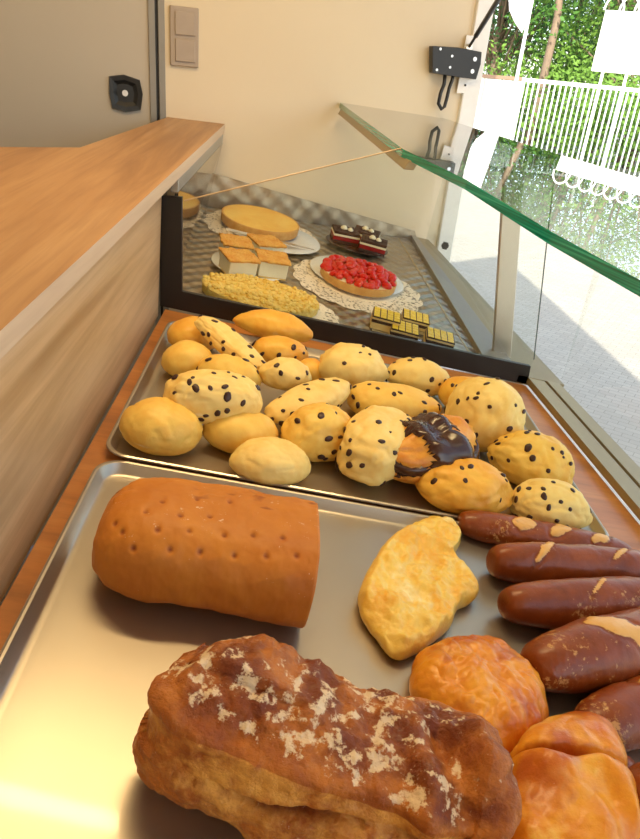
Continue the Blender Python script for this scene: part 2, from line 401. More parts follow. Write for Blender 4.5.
# sloping-topped glass pane in front of the cakes
A_, B_, Cc = onP(403, 149), onP(557, 175), onP(536, 362)
A0 = onP(183, 202); A1 = onP(183, 291)
def wp(p, dy=.004): q = W(p); q.y += dy+.0085; return q
b = MB(); b.prism([wp(A1, .002), wp(onP(531, 370), .002), wp(Cc, .002), wp(B_, .002), wp(A_, .002), wp(A0, .002)], Vector((0, .005, 0)))
pane = b.build('front_pane', M['glass'])
tag(pane, 'clear glass pane standing across the display between buns and cakes', 'glass pane')
b = MB(); b.tube([wp(A0), wp(A_)], .0013, 6)
pe = b.build('polished_top_edge', plain('warm_glass_edge', (.60, .42, .24), .2), pane)
b = MB(); b.tube([wp(B_), wp(Cc)], .0011, 6)
pe2 = b.build('polished_side_edge', plain('dark_glass_edge', (.10, .13, .11), .2), pane)

# thick glass shelf above
Cw = onW(340, 102.5)
NG = nrm(np.cross(B_-A_, Cw-A_)); NG = NG if NG[2] > 0 else -NG
def onG(x, y): return hit(x, y, A_, NG)
g1 = onG(467, 180); gn = onG(640, 280); gn = gn+(gn-onG(552, 232))*1.6
wr = onG(480, 129); far_r = np.array([1.62, wr[1]+.10, 0]); 
def zG(x, y): return A_[2]-(NG[0]*(x-A_[0])+NG[1]*(y-A_[1]))/NG[2]
dn = nrm(wr-Cw)
fr_ = onG(600, 168)
poly = [Cw-np.array([0, .012, 0]), onG(403, 149), g1, onG(552, 232), gn]
xr = 1.80
poly += [np.array([xr, gn[1]-.05, zG(xr, gn[1]-.05)]), np.array([xr, 3.10, zG(xr, 3.10)])]
e1 = onG(640, 178); e2 = onG(480, 130)
poly = poly[:5]+[np.array([xr, gn[1], zG(xr, gn[1])]), np.array([xr, e1[1]-.3, zG(xr, e1[1]-.3)]), e1, onG(567, 157), e2, onG(440, 117)-np.array([0, .015, 0])]
gup = Vector((T@NG).tolist())
b = MB(); b.prism([W(p) for p in poly], -gup*.012)
gs = b.build('glass_shelf', [M['slabglass'], M['slabedge']])
for p in gs.data.polygons:
    if abs(p.normal.dot(gup)) < .5: p.material_index = 1
tag(gs, 'thick clear glass top shelf with an emerald green edge over the display', 'glass shelf')
# beam carrying its inner edge
q0, q1 = onG(340, 103), onG(408, 153)
b = MB(); off = np.array([.012, 0, -.026])
q0 = q0+off; q1 = q1+off
q0 = q0-np.array([0, .03, 0])
b.prism([W(q0), W(q1), W(q1+np.array([-.012, 0, -.035])), W(q0+np.array([-.012, 0, -.035]))], Vector((.016, 0, 0)))
tag(bevel(b.build('support_beam', M['olive']), .001), 'bronze brown beam under the inner edge of the glass shelf', 'beam')
# window glass panes between sill and shelf
def pane_between(p0, p1, q1_, q0_, name, label, th=.005):
    b = MB(); b.prism([W(p) for p in (p0, p1, q1_, q0_)], Vector((th, 0, 0))); o = b.build(name, M['glass']); return tag(o, label, 'glass pane', None)
def gtop(x, y): return np.array([x, y, zG(x, y)-.035])
f0 = np.array([gf(YE), YE-.05, fz(YE-.05)+.01]); f1 = np.array([gf(YB), YB+.03, .01])
pane_between(f0+np.array([-.05, 0, 0]), f1+np.array([-.02, 0, 0]), gtop(f1[0]-.07, f1[1]), gtop(f0[0]-.07, f0[1]), 'window_pane', 'clear customer side glass pane beside the cakes behind the steel post')
n0 = np.array([gls(Y0), Y0, .01]); n1 = np.array([gls(YB), YB-.01, .01])
pane_between(n1, n0, gtop(n0[0]-.1, n0[1]), gtop(n1[0]-.1, n1[1]), 'window_pane', 'clear customer side glass pane beside the buns and bread trays')
# steel post
pb = [onF(493, 352), onF(510, 352)]; 
ptl, ptr = hit(502, 204, pb[0], NYv), hit(522, 204, pb[0], NYv)
pl_b = onF(493, 356); pr_b = hit(511, 359, pl_b, NYv); ptl = hit(503, 195, pl_b, NYv); ptr = hit(523, 195, pl_b, NYv)
k = (zG(ptl[0], ptl[1])-.03-pl_b[2])/(ptl[2]-pl_b[2]); ptl = pl_b+(ptl-pl_b)*k; ptr = pr_b+(ptr-pr_b)*k
b = MB(); b.prism([W(pl_b), W(pr_b), W(ptr), W(ptl)], Vector((0, .012, 0)))
tag(bevel(b.build('shelf_post', M['steelpost']), .0015), 'satin steel post holding up the glass shelf beside the window', 'post')
# small clamp at the far pane foot
cp = onF(445, 246, .03); b = MB(); b.box((-.006, -.006, -.008), (.006, .006, .010)); b.tube([(-.009, 0, .001), (.009, 0, .001)], .005, 10)
tag(b.build('pane_clamp', M['black'], mw=MS(cp)), 'tiny black clamp at the foot of the far window glass', 'clamp')

# ---- trays
def rr(x0, x1, y0, y1, r, n=6):
    out = []
    for cx, cy, a0 in ((x1-r, y1-r, 0), (x0+r, y1-r, 90), (x0+r, y0+r, 180), (x1-r, y0+r, 270)):
        out += [(cx+r*math.cos(R(a0+90*k/n)), cy+r*math.sin(R(a0+90*k/n))) for k in range(n+1)]
    return out
ZT = -.0125/U                                      # underside of the trays, in shelf units
def tray(xc0, xc1, y0, y1, label):
    cx, cy = (xc0+xc1)/2, (y0+y1)/2; w, d = (xc1-xc0)*U/2, (y1-y0)*U/2
    prof = [(-.0, .0008, .030), (-.0165, .0008, .030), (-.0055, .0135, .036), (-.0048, .0165, .036), (-.003, .0172, .037), (0, .0165, .038), (.0008, .014, .038), (-.001, .0125, .037), (-.004, .0130, .035), (-.0155, -.0000, .029)]
    # rings from the flat bed outwards, over the rim bead and down the outside
    order = [(-.018, .0006, .016), (-.0125, .0009, .018), (-.0105, .0022, .020), (-.0055, .0092, .024), (-.0040, .0112, .026), (-.0020, .0118, .027), (0, .0110, .028), (.0004, .0094, .028), (-.0008, .0086, .026), (-.0048, .0078, .024), (-.0100, .0008, .020), (-.013, -.0004, .018)]
    vs = []; fs = []; n = None
    for (o, z, r) in order:
        ring = rr(-w-o, w+o, -d-o, d+o, r+.0); n = len(ring); vs += [(x, y, z+.0012) for x, y in ring]
    for i in range(len(order)-1): fs += [(i*n+k, i*n+(k+1) % n, (i+1)*n+(k+1) % n, (i+1)*n+k) for k in range(n)]
    fs.append(tuple(range(n))[::-1]); fs.append(tuple((len(order)-1)*n+k for k in range(n)))
    fs = [tuple(reversed(f)) for f in fs]
    o = mesh_obj('baking_tray', vs, fs, M['tray'], None, True, mw=MS((cx, cy, ZT)))
    smooth_angle(o, 35); return tag(o, label, 'baking tray')
tray(-.316, 1.180, 1.575, 2.669, 'aluminium baking tray heaped with round and chocolate chip buns')
tray(-.312, 1.184, .43, 1.556, 'near aluminium baking tray with the big loaves and pretzel sticks')

# ================================================================ BREAD
def fbm(p, s, o=3, seed=0.0):
    return noise.fractal(Vector((p[0]*s+seed, p[1]*s-seed*1.7, p[2]*s+seed*.6)), 1.0, 2.1, o)
_ico = {}
def ico(n):
    if n not in _ico:
        b = bmesh.new(); bmesh.ops.create_icosphere(b, subdivisions=n, radius=1); b.verts.ensure_lookup_table()
        _ico[n] = (np.array([v.co[:] for v in b.verts]), [tuple(v.index for v in f.verts) for f in b.faces]); b.free()
    return _ico[n]
def solid(name, V, F, mats, mw, parent=None, attrs=None, midx=None):
    o = mesh_obj(name, V, F, mats, parent, True, midx, mw)
    for k, arr in (attrs or {}).items():
        a = o.data.attributes.new(k, 'FLOAT', 'POINT'); a.data.foreach_set('value', np.asarray(arr, dtype=np.float32))
    return o
def projW(P):                                                 # shelf-unit points -> pixels
    c = (P-CAM)@RS; return np.stack([PPX+F_PX*c[:, 0]/-c[:, 2], PPY-F_PX*c[:, 1]/-c[:, 2]], 1)
def fit(unit, box, ang, ar, base=0.0, cr=(.45, .95), pitch=0.0, plane='S', roll=0.0, yaw=None):
    """find the place on the shelf, size and heading of a loaf whose outline fills this stretch of the photo.
    unit: shape points with z from 0 up; returns pose p, yaw and half sizes a, b, c in metres"""
    x0, y0, x1, y1 = box; a = (x1-x0)/2/F_PX*2.2; b = a*ar; c = b*np.mean(cr); cx, cy = (x0+x1)/2, (y0+y1)/2
    base = ZT+.0014/U+base/U
    pos = onS(cx, cy, base+c*.5); pos[2] = base
    if yaw is None:
        best = None
        for k in range(-90, 91, 2):
            t = R(k); q = projW(np.array([pos, pos+np.array([math.cos(t), math.sin(t), 0])*.05])); d = q[1]-q[0]
            e = abs((math.degrees(math.atan2(-d[1], d[0]))-ang+90) % 180-90)
            if best is None or e < best[0]: best = (e, t)
        yaw = best[1]
    cyw, syw = math.cos(yaw), math.sin(yaw); cp, sp_ = math.cos(pitch), math.sin(pitch); cr_, sr_ = math.cos(roll), math.sin(roll)
    for it in range(40):
        P = unit*np.array([a, b, c])
        P = P@np.array([[cp, 0, -sp_], [0, 1, 0], [sp_, 0, cp]])
        P = P@np.array([[1, 0, 0], [0, cr_, sr_], [0, -sr_, cr_]])
        P = np.stack([P[:, 0]*cyw-P[:, 1]*syw, P[:, 0]*syw+P[:, 1]*cyw, P[:, 2]], 1)+pos
        q = projW(P); mn, mx = q.min(0), q.max(0)
        rw = (x1-x0)/(mx[0]-mn[0]); rh = (y1-y0)/(mx[1]-mn[1])
        along = abs(math.cos(R(ang)))
        a *= rw**(.7*along)*rh**(.7*(1-along)); 
        if abs(ang) > 60: b = b*rw**.5
        else: b = a*ar*(b/(a*ar))**.9*1.0 if False else b*rw**.3*rh**.25
        c *= rh**.6
        c = min(max(c, b*cr[0]), b*cr[1])
        b = min(max(b, a*ar*.85), a*ar*1.15)
        e = np.array([(x0+x1)/2, (y0+y1)/2])-(mn+mx)/2
        p1 = onS(cx, cy, base); cx += e[0]*.7; cy += e[1]*.7; p2 = onS(cx, cy, base); pos = pos+(p2-p1); pos[2] = base
    return pos, yaw, a*U, b*U, c*U
# ---- bread crust materials (attributes: 'pale' = unbaked cuts and seams, 'dark' = scorched crests, plus darker docking holes, splits and creases, 'flour')
def crust(name, base, brown, pale, scale=28, rough=.5, gloss=.0, bstr=.35, dark=(.10, .03, .01), flour=(.85, .72, .52), bs2=90, bdist=.0015, lo=.38, hi=.66):
    m, nt, b = newmat(name); v = coords(nt)
    f = tnoise(nt, v, scale, 5, .6, .4); f2 = tnoise(nt, v, scale*4.5, 4, .6)
    c = ramp(nt, f, [(lo, base), (hi, brown)])
    c = mixc(nt, ramp(nt, f2, [(.45, 0.0), (.8, .35)]), c, brown)
    fp = math_(nt, 'ADD', attr(nt, 'pale'), math_(nt, 'MULTIPLY', math_(nt, 'SUBTRACT', f2, .5), .55))
    c = mixc(nt, ramp(nt, fp, [(.35, 0.0), (.6, 1.0)]), c, pale)
    fd = math_(nt, 'ADD', attr(nt, 'dark'), math_(nt, 'MULTIPLY', math_(nt, 'SUBTRACT', f2, .5), .6))
    c = mixc(nt, ramp(nt, fd, [(.3, 0.0), (.8, .9)]), c, dark)
    f3 = tnoise(nt, v, 150, 4, .7); ff = math_(nt, 'ADD', attr(nt, 'flour'), math_(nt, 'MULTIPLY', math_(nt, 'SUBTRACT', f3, .5), 2.6))
    c = mixc(nt, ramp(nt, ff, [(.5, 0.0), (.75, .85)]), c, flour)
    nt.links.new(c, b.inputs['Base Color']); b.inputs['Roughness'].default_value = rough
    b.inputs['Coat Weight'].default_value = gloss; b.inputs['Coat Roughness'].default_value = .22
    b.inputs['Specular IOR Level'].default_value = .35; b.inputs['Subsurface Weight'].default_value = .06; b.inputs['Subsurface Radius'].default_value = (.006, .003, .001); b.inputs['Subsurface Scale'].default_value = 1.0
    h = math_(nt, 'ADD', tnoise(nt, v, bs2, 6, .65), math_(nt, 'MULTIPLY', f2, .6))
    bump(nt, b, h, bstr, bdist); return m
M['bun'] = crust('soft_golden_bun_crust', (.87, .59, .13), (.80, .39, .04), (.92, .75, .38), 17, .5, .05, .25, lo=.42, hi=.74)
M['bunp'] = crust('pale_bun_crust', (.90, .68, .24), (.82, .46, .07), (.94, .80, .48), 15, .52, .03, .25, lo=.45, hi=.8)
M['buno'] = crust('well_baked_bun_crust', (.88, .52, .08), (.78, .32, .025), (.92, .70, .28), 17, .45, .10, .28)
M['box'] = crust('brown_loaf_crust', (.62, .235, .028), (.44, .125, .012), (.68, .34, .08), 11, .55, .04, .35, dark=(.22, .04, .006), lo=.3, hi=.75, bdist=.001)
M['rustic'] = crust('rustic_loaf_crust', (.54, .18, .026), (.30, .07, .010), (.80, .42, .09), 30, .5, .12, 1.0, dark=(.17, .030, .007), flour=(.88, .70, .46), bdist=.004)
M['pretzel'] = crust('lye_pretzel_crust', (.33, .075, .010), (.17, .030, .004), (.78, .44, .13), 24, .38, .28, .45, dark=(.07, .012, .003), lo=.3, hi=.7, flour=(.62, .34, .12))
M['puff'] = crust('glazed_puff_pastry', (.84, .36, .025), (.66, .17, .008), (.90, .55, .10), 26, .34, .3, .6, bdist=.002, lo=.38, hi=.68, dark=(.48, .10, .008))
M['cheese'] = crust('cheese_topped_flatbread', (.88, .62, .13), (.82, .40, .03), (.94, .80, .38), 30, .42, .2, .6, bdist=.002, lo=.45, hi=.75)
M['croissant'] = crust('croissant_crust', (.82, .42, .06), (.62, .20, .02), (.90, .62, .20), 30, .42, .15, .5)
M['chip'] = plain('dark_chocolate', (.045, .014, .008), .4)
M['choc'] = plain('chocolate_glaze', (.050, .016, .010), .22, spec=.6)
# ---- buns
def bun_unit(seed, n=4, boxy=1.0, taper=0.0, bend=0.0, lump=.078, fold=0.0, flat=.72, torn=0.0):
    V, F = ico(n); P = V.copy()
    if boxy != 1: P = np.sign(P)*np.abs(P)**boxy; 
    out = np.empty_like(P); pale = np.zeros(len(P)); dark = np.zeros(len(P))
    for i in range(len(P)):
        x, y, z = P[i]; q = V[i]
        d = 1+lump*fbm(q, 1.1, 2, seed)+lump*.42*fbm(q, 2.8, 3, seed+7)+.014*fbm(q, 8, 3, seed+3)-lump*.55*max(0, .18-abs(fbm(q, 1.5, 2, seed+21)))/.18*(q[2] > -.3)
        if fold:                                            # a lengthwise seam pressed into the dough
            g = math.exp(-((q[1]+.15+.25*fbm(q, 1.2, 1, seed+9))/.10)**2)*max(0, q[2]+.2); d -= fold*g; pale[i] += .5*g
        x *= d; y *= d; z *= d
        if taper: y *= 1-taper*abs(x)**2; z *= 1-taper*.6*abs(x)**2
        if bend: y += bend*(x*x-.4)
        if z < 0: z *= flat
        out[i] = (x, y, z)
        pale[i] += max(0, .30-abs(q[2]+.12)*1.5)+.45*fbm(q, 1.6, 2, seed+4)
        dark[i] = 0
    z0 = out[:, 2].min(); out[:, 2] -= z0
    cut = out[:, 2].max()*.05; out[:, 2] = np.maximum(out[:, 2]-cut, 0)
    out[:, 2] *= 2/out[:, 2].max()
    return out, F, V, pale, dark
_chipm = []
def chip_meshes():
    if not _chipm:
        V, F = ico(2)
        for s in range(3):
            P = V.copy(); P[:, 2] *= .7
            P = np.array([p*(1+.22*fbm(p, 1.2, 2, s*9.1)) for p in P])
            me = bpy.data.meshes.new('chocolate_chip'); me.from_pydata(P.tolist(), [], F); me.materials.append(M['chip'])
            me.polygons.foreach_set('use_smooth', [True]*len(me.polygons)); _chipm.append(me)
    return _chipm
ALL_BUNS = []
def bun(box, ang, ar, label, seed, mat='bun', chips=0, base=0.0, name='choc', cat='bun', pitch=0.0, roll=0.0, cr=(.5, .95), group=None, row=False, csize=.0041, **kw):
    P, F, V, pale, dark = bun_unit(seed, **kw)
    pos, yaw, a, b, c = fit(P[::3], box, ang, ar, base, cr, pitch, roll=roll)
    mw = MS(pos, yaw, pitch, roll); Q = P*np.array([a, b, c])
    o = solid(name, Q, F, M[mat], mw, None, dict(pale=pale, dark=dark, flour=np.zeros(len(Q))))
    tag(o, label, cat, group or ('buns heaped in the upper tray' if name in ('plain_bun', 'chocolate_chip_bun', 'long_roll') else None))
    print('BUN', name, [round(v*100, 1) for v in (2*a, 2*b, 2*c)], 'at', [round(x, 2) for x in pos])
    chips = int(chips*1.35)
    if chips:
        rnd = random.Random(seed*13+5); me = o.data; put = []; tries = 0
        camL = mw.inverted() @ W(CAM)
        while len(put) < chips and tries < 4000:
            tries += 1; v = me.vertices[rnd.randrange(len(me.vertices))]
            if v.co.z < c*.35: continue
            if (camL-v.co).normalized().dot(v.normal) < (.0 if rnd.random() < .85 else -1): continue
            if row and not (v.co.z < c*.95 or rnd.random() < .35): continue
            s = csize*rnd.uniform(.65, 1.2)
            if any((v.co-p).length < s*(1.6 if rnd.random() < .3 else 3.2) for p in put): continue
            put.append(v.co.copy())
            ch = link(bpy.data.objects.new('chocolate_chip', chip_meshes()[len(put) % 3])); ch.parent = o
            q = v.normal.to_track_quat('Z', 'Y'); 
            ch.matrix_local = Matrix.Translation(v.co+v.normal*(s*.05)) @ q.to_matrix().to_4x4() @ Matrix.Rotation(rnd.random()*6, 4, 'Z') @ Matrix.Diagonal((s*rnd.uniform(.8, 1.3), s*rnd.uniform(.7, 1.0), s*.55, 1))
    return o
GB = None
B = bun
# back rows first
B((167, 316, 222, 352), 5, .8, 'orange tinted plain bun in the back left corner of the upper tray', 1, 'buno', name='plain_bun', lump=.045)
B((161, 340, 214, 380), 10, .85, 'plain round bun at the left side just behind the chip bun', 2, 'bun', name='plain_bun', lump=.045)
B((233, 309, 313, 343), -12, .42, 'long pointed golden roll at the very back of the upper tray', 3, 'buno', base=.010, name='long_roll', taper=.35, cr=(.5, .9))
B((197, 354, 262, 398), -14, .6, 'chip bun half hidden beneath the diagonal bun and large speckled bun', 4, 'bun', 7, base=.004, name='chocolate_chip_bun')
B((252, 336, 308, 368), -8, .6, 'flat chip bun behind the pale crinkled bun', 5, 'buno', 8, name='chocolate_chip_bun')
B((294, 358, 326, 384), 5, .8, 'little orange bun peeking out between the pale bun and big bun', 6, 'buno', name='plain_bun')
B((386, 357, 450, 396), -12, .58, 'chip bun at the back beside the big pale bun', 7, 'bunp', 11, name='chocolate_chip_bun')
B((438, 376, 500, 420), -20, .7, 'orange bun mostly hidden behind the largest chip bun', 8, 'buno', 3, name='chocolate_chip_bun')
B((317, 343, 389, 390), -5, .75, 'big pale bun with a peaked top and few chips at the back', 9, 'bunp', 4, name='chocolate_chip_bun', base=.004, lump=.14, cr=(.6, 1.1))
B((347, 381, 440, 428), -8, .6, 'wide yellow chip bun in the middle behind the tilted slab bun', 10, 'bun', 12, name='chocolate_chip_bun', boxy=.85)
B((202, 408, 278, 455), -6, .75, 'plain bun under the large speckled bun at the front left', 11, 'bun', name='plain_bun', lump=.045)
B((119, 397, 203, 456), -8, .88, 'round plain bun at the front left corner of the upper tray', 12, 'bun', name='plain_bun', lump=.045, n=5)
B((229, 437, 311, 486), -3, .78, 'round plain bun nearest the front edge of the upper tray', 13, 'bunp', name='plain_bun', lump=.045, n=5)
B((281, 402, 356, 462), 6, .75, 'rounded chip bun standing right of the front plain bun', 14, 'bun', 12, name='chocolate_chip_bun', n=5, cr=(.6, 1.1))
B((265, 378, 350, 424), 17, .45, 'long chip bun rising to the right in the middle of the pile', 15, 'bunp', 13, base=.020, name='chocolate_chip_bun', bend=.12, pitch=-.10, cr=(.5, 1.0))
B((258, 357, 312, 391), -4, .65, 'pale crinkled bun with two chips below the long pointed roll', 16, 'bunp', 3, base=.020, name='chocolate_chip_bun', lump=.12)
B((163, 369, 263, 425), -4, .52, 'large chip bun with a cracked pale front resting on the plain buns', 17, 'bunp', 24, base=.026, name='chocolate_chip_bun', n=5, boxy=.8, row=True, cr=(.6, 1.05))
B((194, 316, 267, 373), -28, .42, 'oval chip bun lying diagonally on top of the pile at the left', 18, 'bunp', 13, base=.034, name='chocolate_chip_bun', n=5, pitch=.22, boxy=.85, cr=(.55, 1.0))
B((444, 377, 526, 453), -32, .72, 'largest chip bun at the right rear of the upper tray', 19, 'bunp', 17, base=.004, name='chocolate_chip_bun', n=5, cr=(.6, 1.1))
B((415, 457, 514, 518), -8, .66, 'golden bun with a pale base in front of the chocolate croissant', 20, 'buno', 6, name='chocolate_chip_bun', n=5, cr=(.5, .9))
B((487, 430, 575, 492), -20, .66, 'glossy chip bun behind the rightmost chip bun', 21, 'bun', 15, name='chocolate_chip_bun', n=5)
B((507, 478, 593, 532), -12, .62, 'pale smooth chip bun at the front right corner of the upper tray', 22, 'bunp', 14, name='chocolate_chip_bun', n=5)
B((336, 405, 416, 486), 48, .62, 'square cornered chip bun tilted up against the chocolate croissant', 23, 'bunp', 20, base=.004, name='chocolate_chip_bun', n=5, boxy=.72, cr=(.5, .95))

# ---- the big docked box loaf
def sweep_unit(nu, nv, prof, sect):
    """prof(u) -> cross-section scale, sect(angle) -> (y, z); u along x from -1 to 1"""
    us = np.linspace(0, 1, nu); V = []; UV = []
    for u in us:
        x, s = prof(u)
        for k in range(nv):
            a = 2*math.pi*k/nv; y, z = sect(a); V.append((x, y*s, z*s)); UV.append((u, a))
    F = [(i*nv+k, (i+1)*nv+k, (i+1)*nv+(k+1) % nv, i*nv+(k+1) % nv) for i in range(nu-1) for k in range(nv)]
    F += [tuple(range(nv)), tuple((nu-1)*nv+k for k in reversed(range(nv)))]
    return np.array(V), F, UV
def sgnp(v, e): return math.copysign(abs(v)**e, v)
def sect_loaf(a, e=.78, low=.62):
    y, z = sgnp(math.cos(a), e), sgnp(math.sin(a), e)
    return y, (z if z > 0 else z*low)
def prof_box(u):
    if u < .36:
        t = (u/.36)*math.pi/2; return -1+.62*(1-math.cos(t)), max(.02, math.sin(t)**.62)
    if u < .93: return -.38+(u-.36)/.57*1.37, 1.0-.02*math.sin((u-.36)*9)
    if u < .96: t = (u-.93)/.03*math.pi/2; return .99+.01*math.sin(t), 1-.045*(1-math.cos(t))
    t = (u-.96)/.04; return 1.0+.004*math.sin(t*math.pi/2), .955*(1-t)+.01
V, Fb, UV = sweep_unit(230, 150, prof_box, sect_loaf)
V[:, 2] -= V[:, 2].min(); V[:, 2] *= 2/V[:, 2].max()
pos, yaw, a, b, c = fit(V[::7], (92, 477, 320, 627), -9.5, .62, 0, (.55, .80))
print('LOAF', a*200, b*200, c*200)
P = V*np.array([a, b, c]); mw = MS(pos, yaw); mi = np.array(mw.inverted())
holes = [(113,521),(144,511),(180,512),(212,514),(121,530),(156,529),(192,530),(226,532),(256,534),(285,535),(131,547),(168,548),(202,551),(236,553),(268,554),(299,555),(162,499),(196,496),(232,500)]
# drop the docking holes on to the crust: march along each sight line
def surf_points(P, mw, pxs):
    R3 = np.array(mw.to_3x3()); tr = np.array(mw.translation); Wp = P@R3.T+tr
    Sp = (Wp/U)@T; q = projW(Sp); d = np.linalg.norm(Sp-CAM, axis=1); out = []
    for (x, y) in pxs:
        m = np.hypot(q[:, 0]-x, q[:, 1]-y); idx = np.where(m < 3.0)[0]
        if len(idx) == 0: continue
        out.append(P[idx[np.argmin(d[idx])]])
    return out
hp = surf_points(P, mw, holes)
N = len(P); dark = np.zeros(N); pale = np.zeros(N); hw = np.zeros(N)
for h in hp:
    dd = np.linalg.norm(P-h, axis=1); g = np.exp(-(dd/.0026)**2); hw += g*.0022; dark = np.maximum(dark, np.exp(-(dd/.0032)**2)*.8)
P2_ = P.copy(); cen = np.array([0, 0, c*.8])
for i in range(N):
    p = P[i]; u, an = UV[i]
    dr = np.array([0 if u > .2 else -.5, p[1]/b, (p[2]-c*.8)/c]); dr /= max(1e-6, np.linalg.norm(dr))
    n_ = .0022*fbm(p, 18, 3, 2)+.0007*fbm(p, 90, 3, 5)
    ridge = .0016*max(0, fbm(p*np.array([.5, 2, 2]), 40, 3, 8)) if p[2] > c*1.6 and p[1] > 0 else 0
    if u < .955: P2_[i] = p+dr*(n_-hw[i]+ridge*2)
    zz = p[2]/(2*c)
    pale[i] = max(0, .30-zz)*1.7+.12*fbm(p, 10, 2, 3)
    if p[1] > b*.15 and zz > .5: dark[i] = max(dark[i], .75*max(0, fbm(p*np.array([.6, 1.6, 1]), 55, 3, 11)-.10)*2.2)
P2_[:, 2] = np.maximum(P2_[:, 2], 0)
o = solid('box_loaf', P2_, Fb, M['box'], mw, None, dict(pale=pale, dark=dark, flour=np.clip(.34*np.array([fbm(p, 14, 2, 31) for p in P[::1]]), 0, 1)))
tag(o, 'big smooth orange brown loaf with rows of docking holes and one cut end', 'bread loaf')

# ---- rustic floured loaf
def prof_rus(u):
    if u < .28: t = u/.28*math.pi/2; return -1+.30*(1-math.cos(t)), max(.02, math.sin(t)**.55)
    if u < .8: return -.70+(u-.28)/.52*1.48, 1.0
    t = (u-.8)/.2*math.pi/2; return .78+.22*math.sin(t), max(.02, math.cos(t)**.6)
def sect_rus(a_):
    y, z = sgnp(math.cos(a_), .70), sgnp(math.sin(a_), .78)
    return y, (z if z > 0 else z*.75)
V, Fr, UV = sweep_unit(300, 190, prof_rus, sect_rus)
V[:, 2] -= V[:, 2].min(); V[:, 2] *= 2/V[:, 2].max()
V[:, 0] += .24*np.maximum(0, V[:, 1]+.4)*np.clip(-V[:, 0], 0, 1)
pos, yaw, a, b, c = fit(V[::9], (138, 638, 499, 905), -23, .50, 0, (.94, 1.06))
print('RUSTIC', a*200, b*200, c*200, pos, yaw)
P = V*np.array([a, b, c]); N = len(P); dark = np.zeros(N); pale = np.zeros(N); flour = np.zeros(N); Q = P.copy()
for i in range(N):
    p = P[i]; x, y, z = p[0]/a, p[1]/b, p[2]/(2*c)
    dr = np.array([.9*x if abs(x) > .85 else 0, y, (z-.45)*1.6]); dr /= max(1e-6, np.linalg.norm(dr))
    d = .010*fbm(p, 9, 2, 4)+.0035*fbm(p, 32, 3, 6)+.0012*fbm(p, 110, 3, 9)
    if y > -.2: d += .016*math.exp(-((x+.45)/.30)**2)*max(0, z-.5)
    top = min(1, max(0, (z-.80+.10*fbm(p, 14, 2, 41)+.05*y)/.10)); 
    d += top*(.0055*abs(fbm(p, 42, 4, 12))-.003)
    # overhanging crust edge and the long split in the front
    edge = z-(.80+.10*fbm(np.array([p[0], 0, 0]), 11, 2, 13))
    if y < .2: d += .005*math.exp(-(edge/.06)**2)
    yc = .60+.10*x+.035*math.sin(p[0]*34)+.06*fbm(np.array([p[0], 0, 0]), 16, 2, 17)
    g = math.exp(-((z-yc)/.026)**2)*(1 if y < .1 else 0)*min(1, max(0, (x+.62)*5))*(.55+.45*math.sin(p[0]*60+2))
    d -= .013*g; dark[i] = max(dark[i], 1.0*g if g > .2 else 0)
    d += (.0045 if z < yc else 0)*(1 if y < .1 else 0)
    yb = .20+.02*fbm(np.array([p[0], 0, 0]), 20, 2, 19)                      # step down to the tin-baked foot
    g2 = math.exp(-((z-yb)/.025)**2); d -= .005*g2*(1 if y < .5 else 0)
    if x > .35 and y < .4: d += .013*math.sin((x-.35)*16+y*3)*min(1, (x-.35)*4)*.6
    Q[i] = p+dr*d
    pale[i] = (.40 if z < .80 and z > .2 else 0)*(1-top)+.25*fbm(p, 16, 3, 22) - (.25 if z < .16 else 0)
    dark[i] = max(dark[i], top*(.56+.8*fbm(p, 38, 3, 23)))
    fl = .5*fbm(p, 18, 2, 27)+.8*fbm(p, 85, 3, 29)
    flour[i] = max(0, (.40+.95*fl)*top*(1 if x < .75 else .5)) + max(0, .6*fbm(p, 26, 2, 33)-.12)*(1-top)
Q[:, 2] = np.maximum(Q[:, 2], 0)
o = solid('rustic_loaf', Q, Fr, M['rustic'], MS(pos, yaw), None, dict(pale=pale, dark=dark, flour=flour))
tag(o, 'rough dark crusted loaf dusted with flour and split along its front', 'bread loaf')

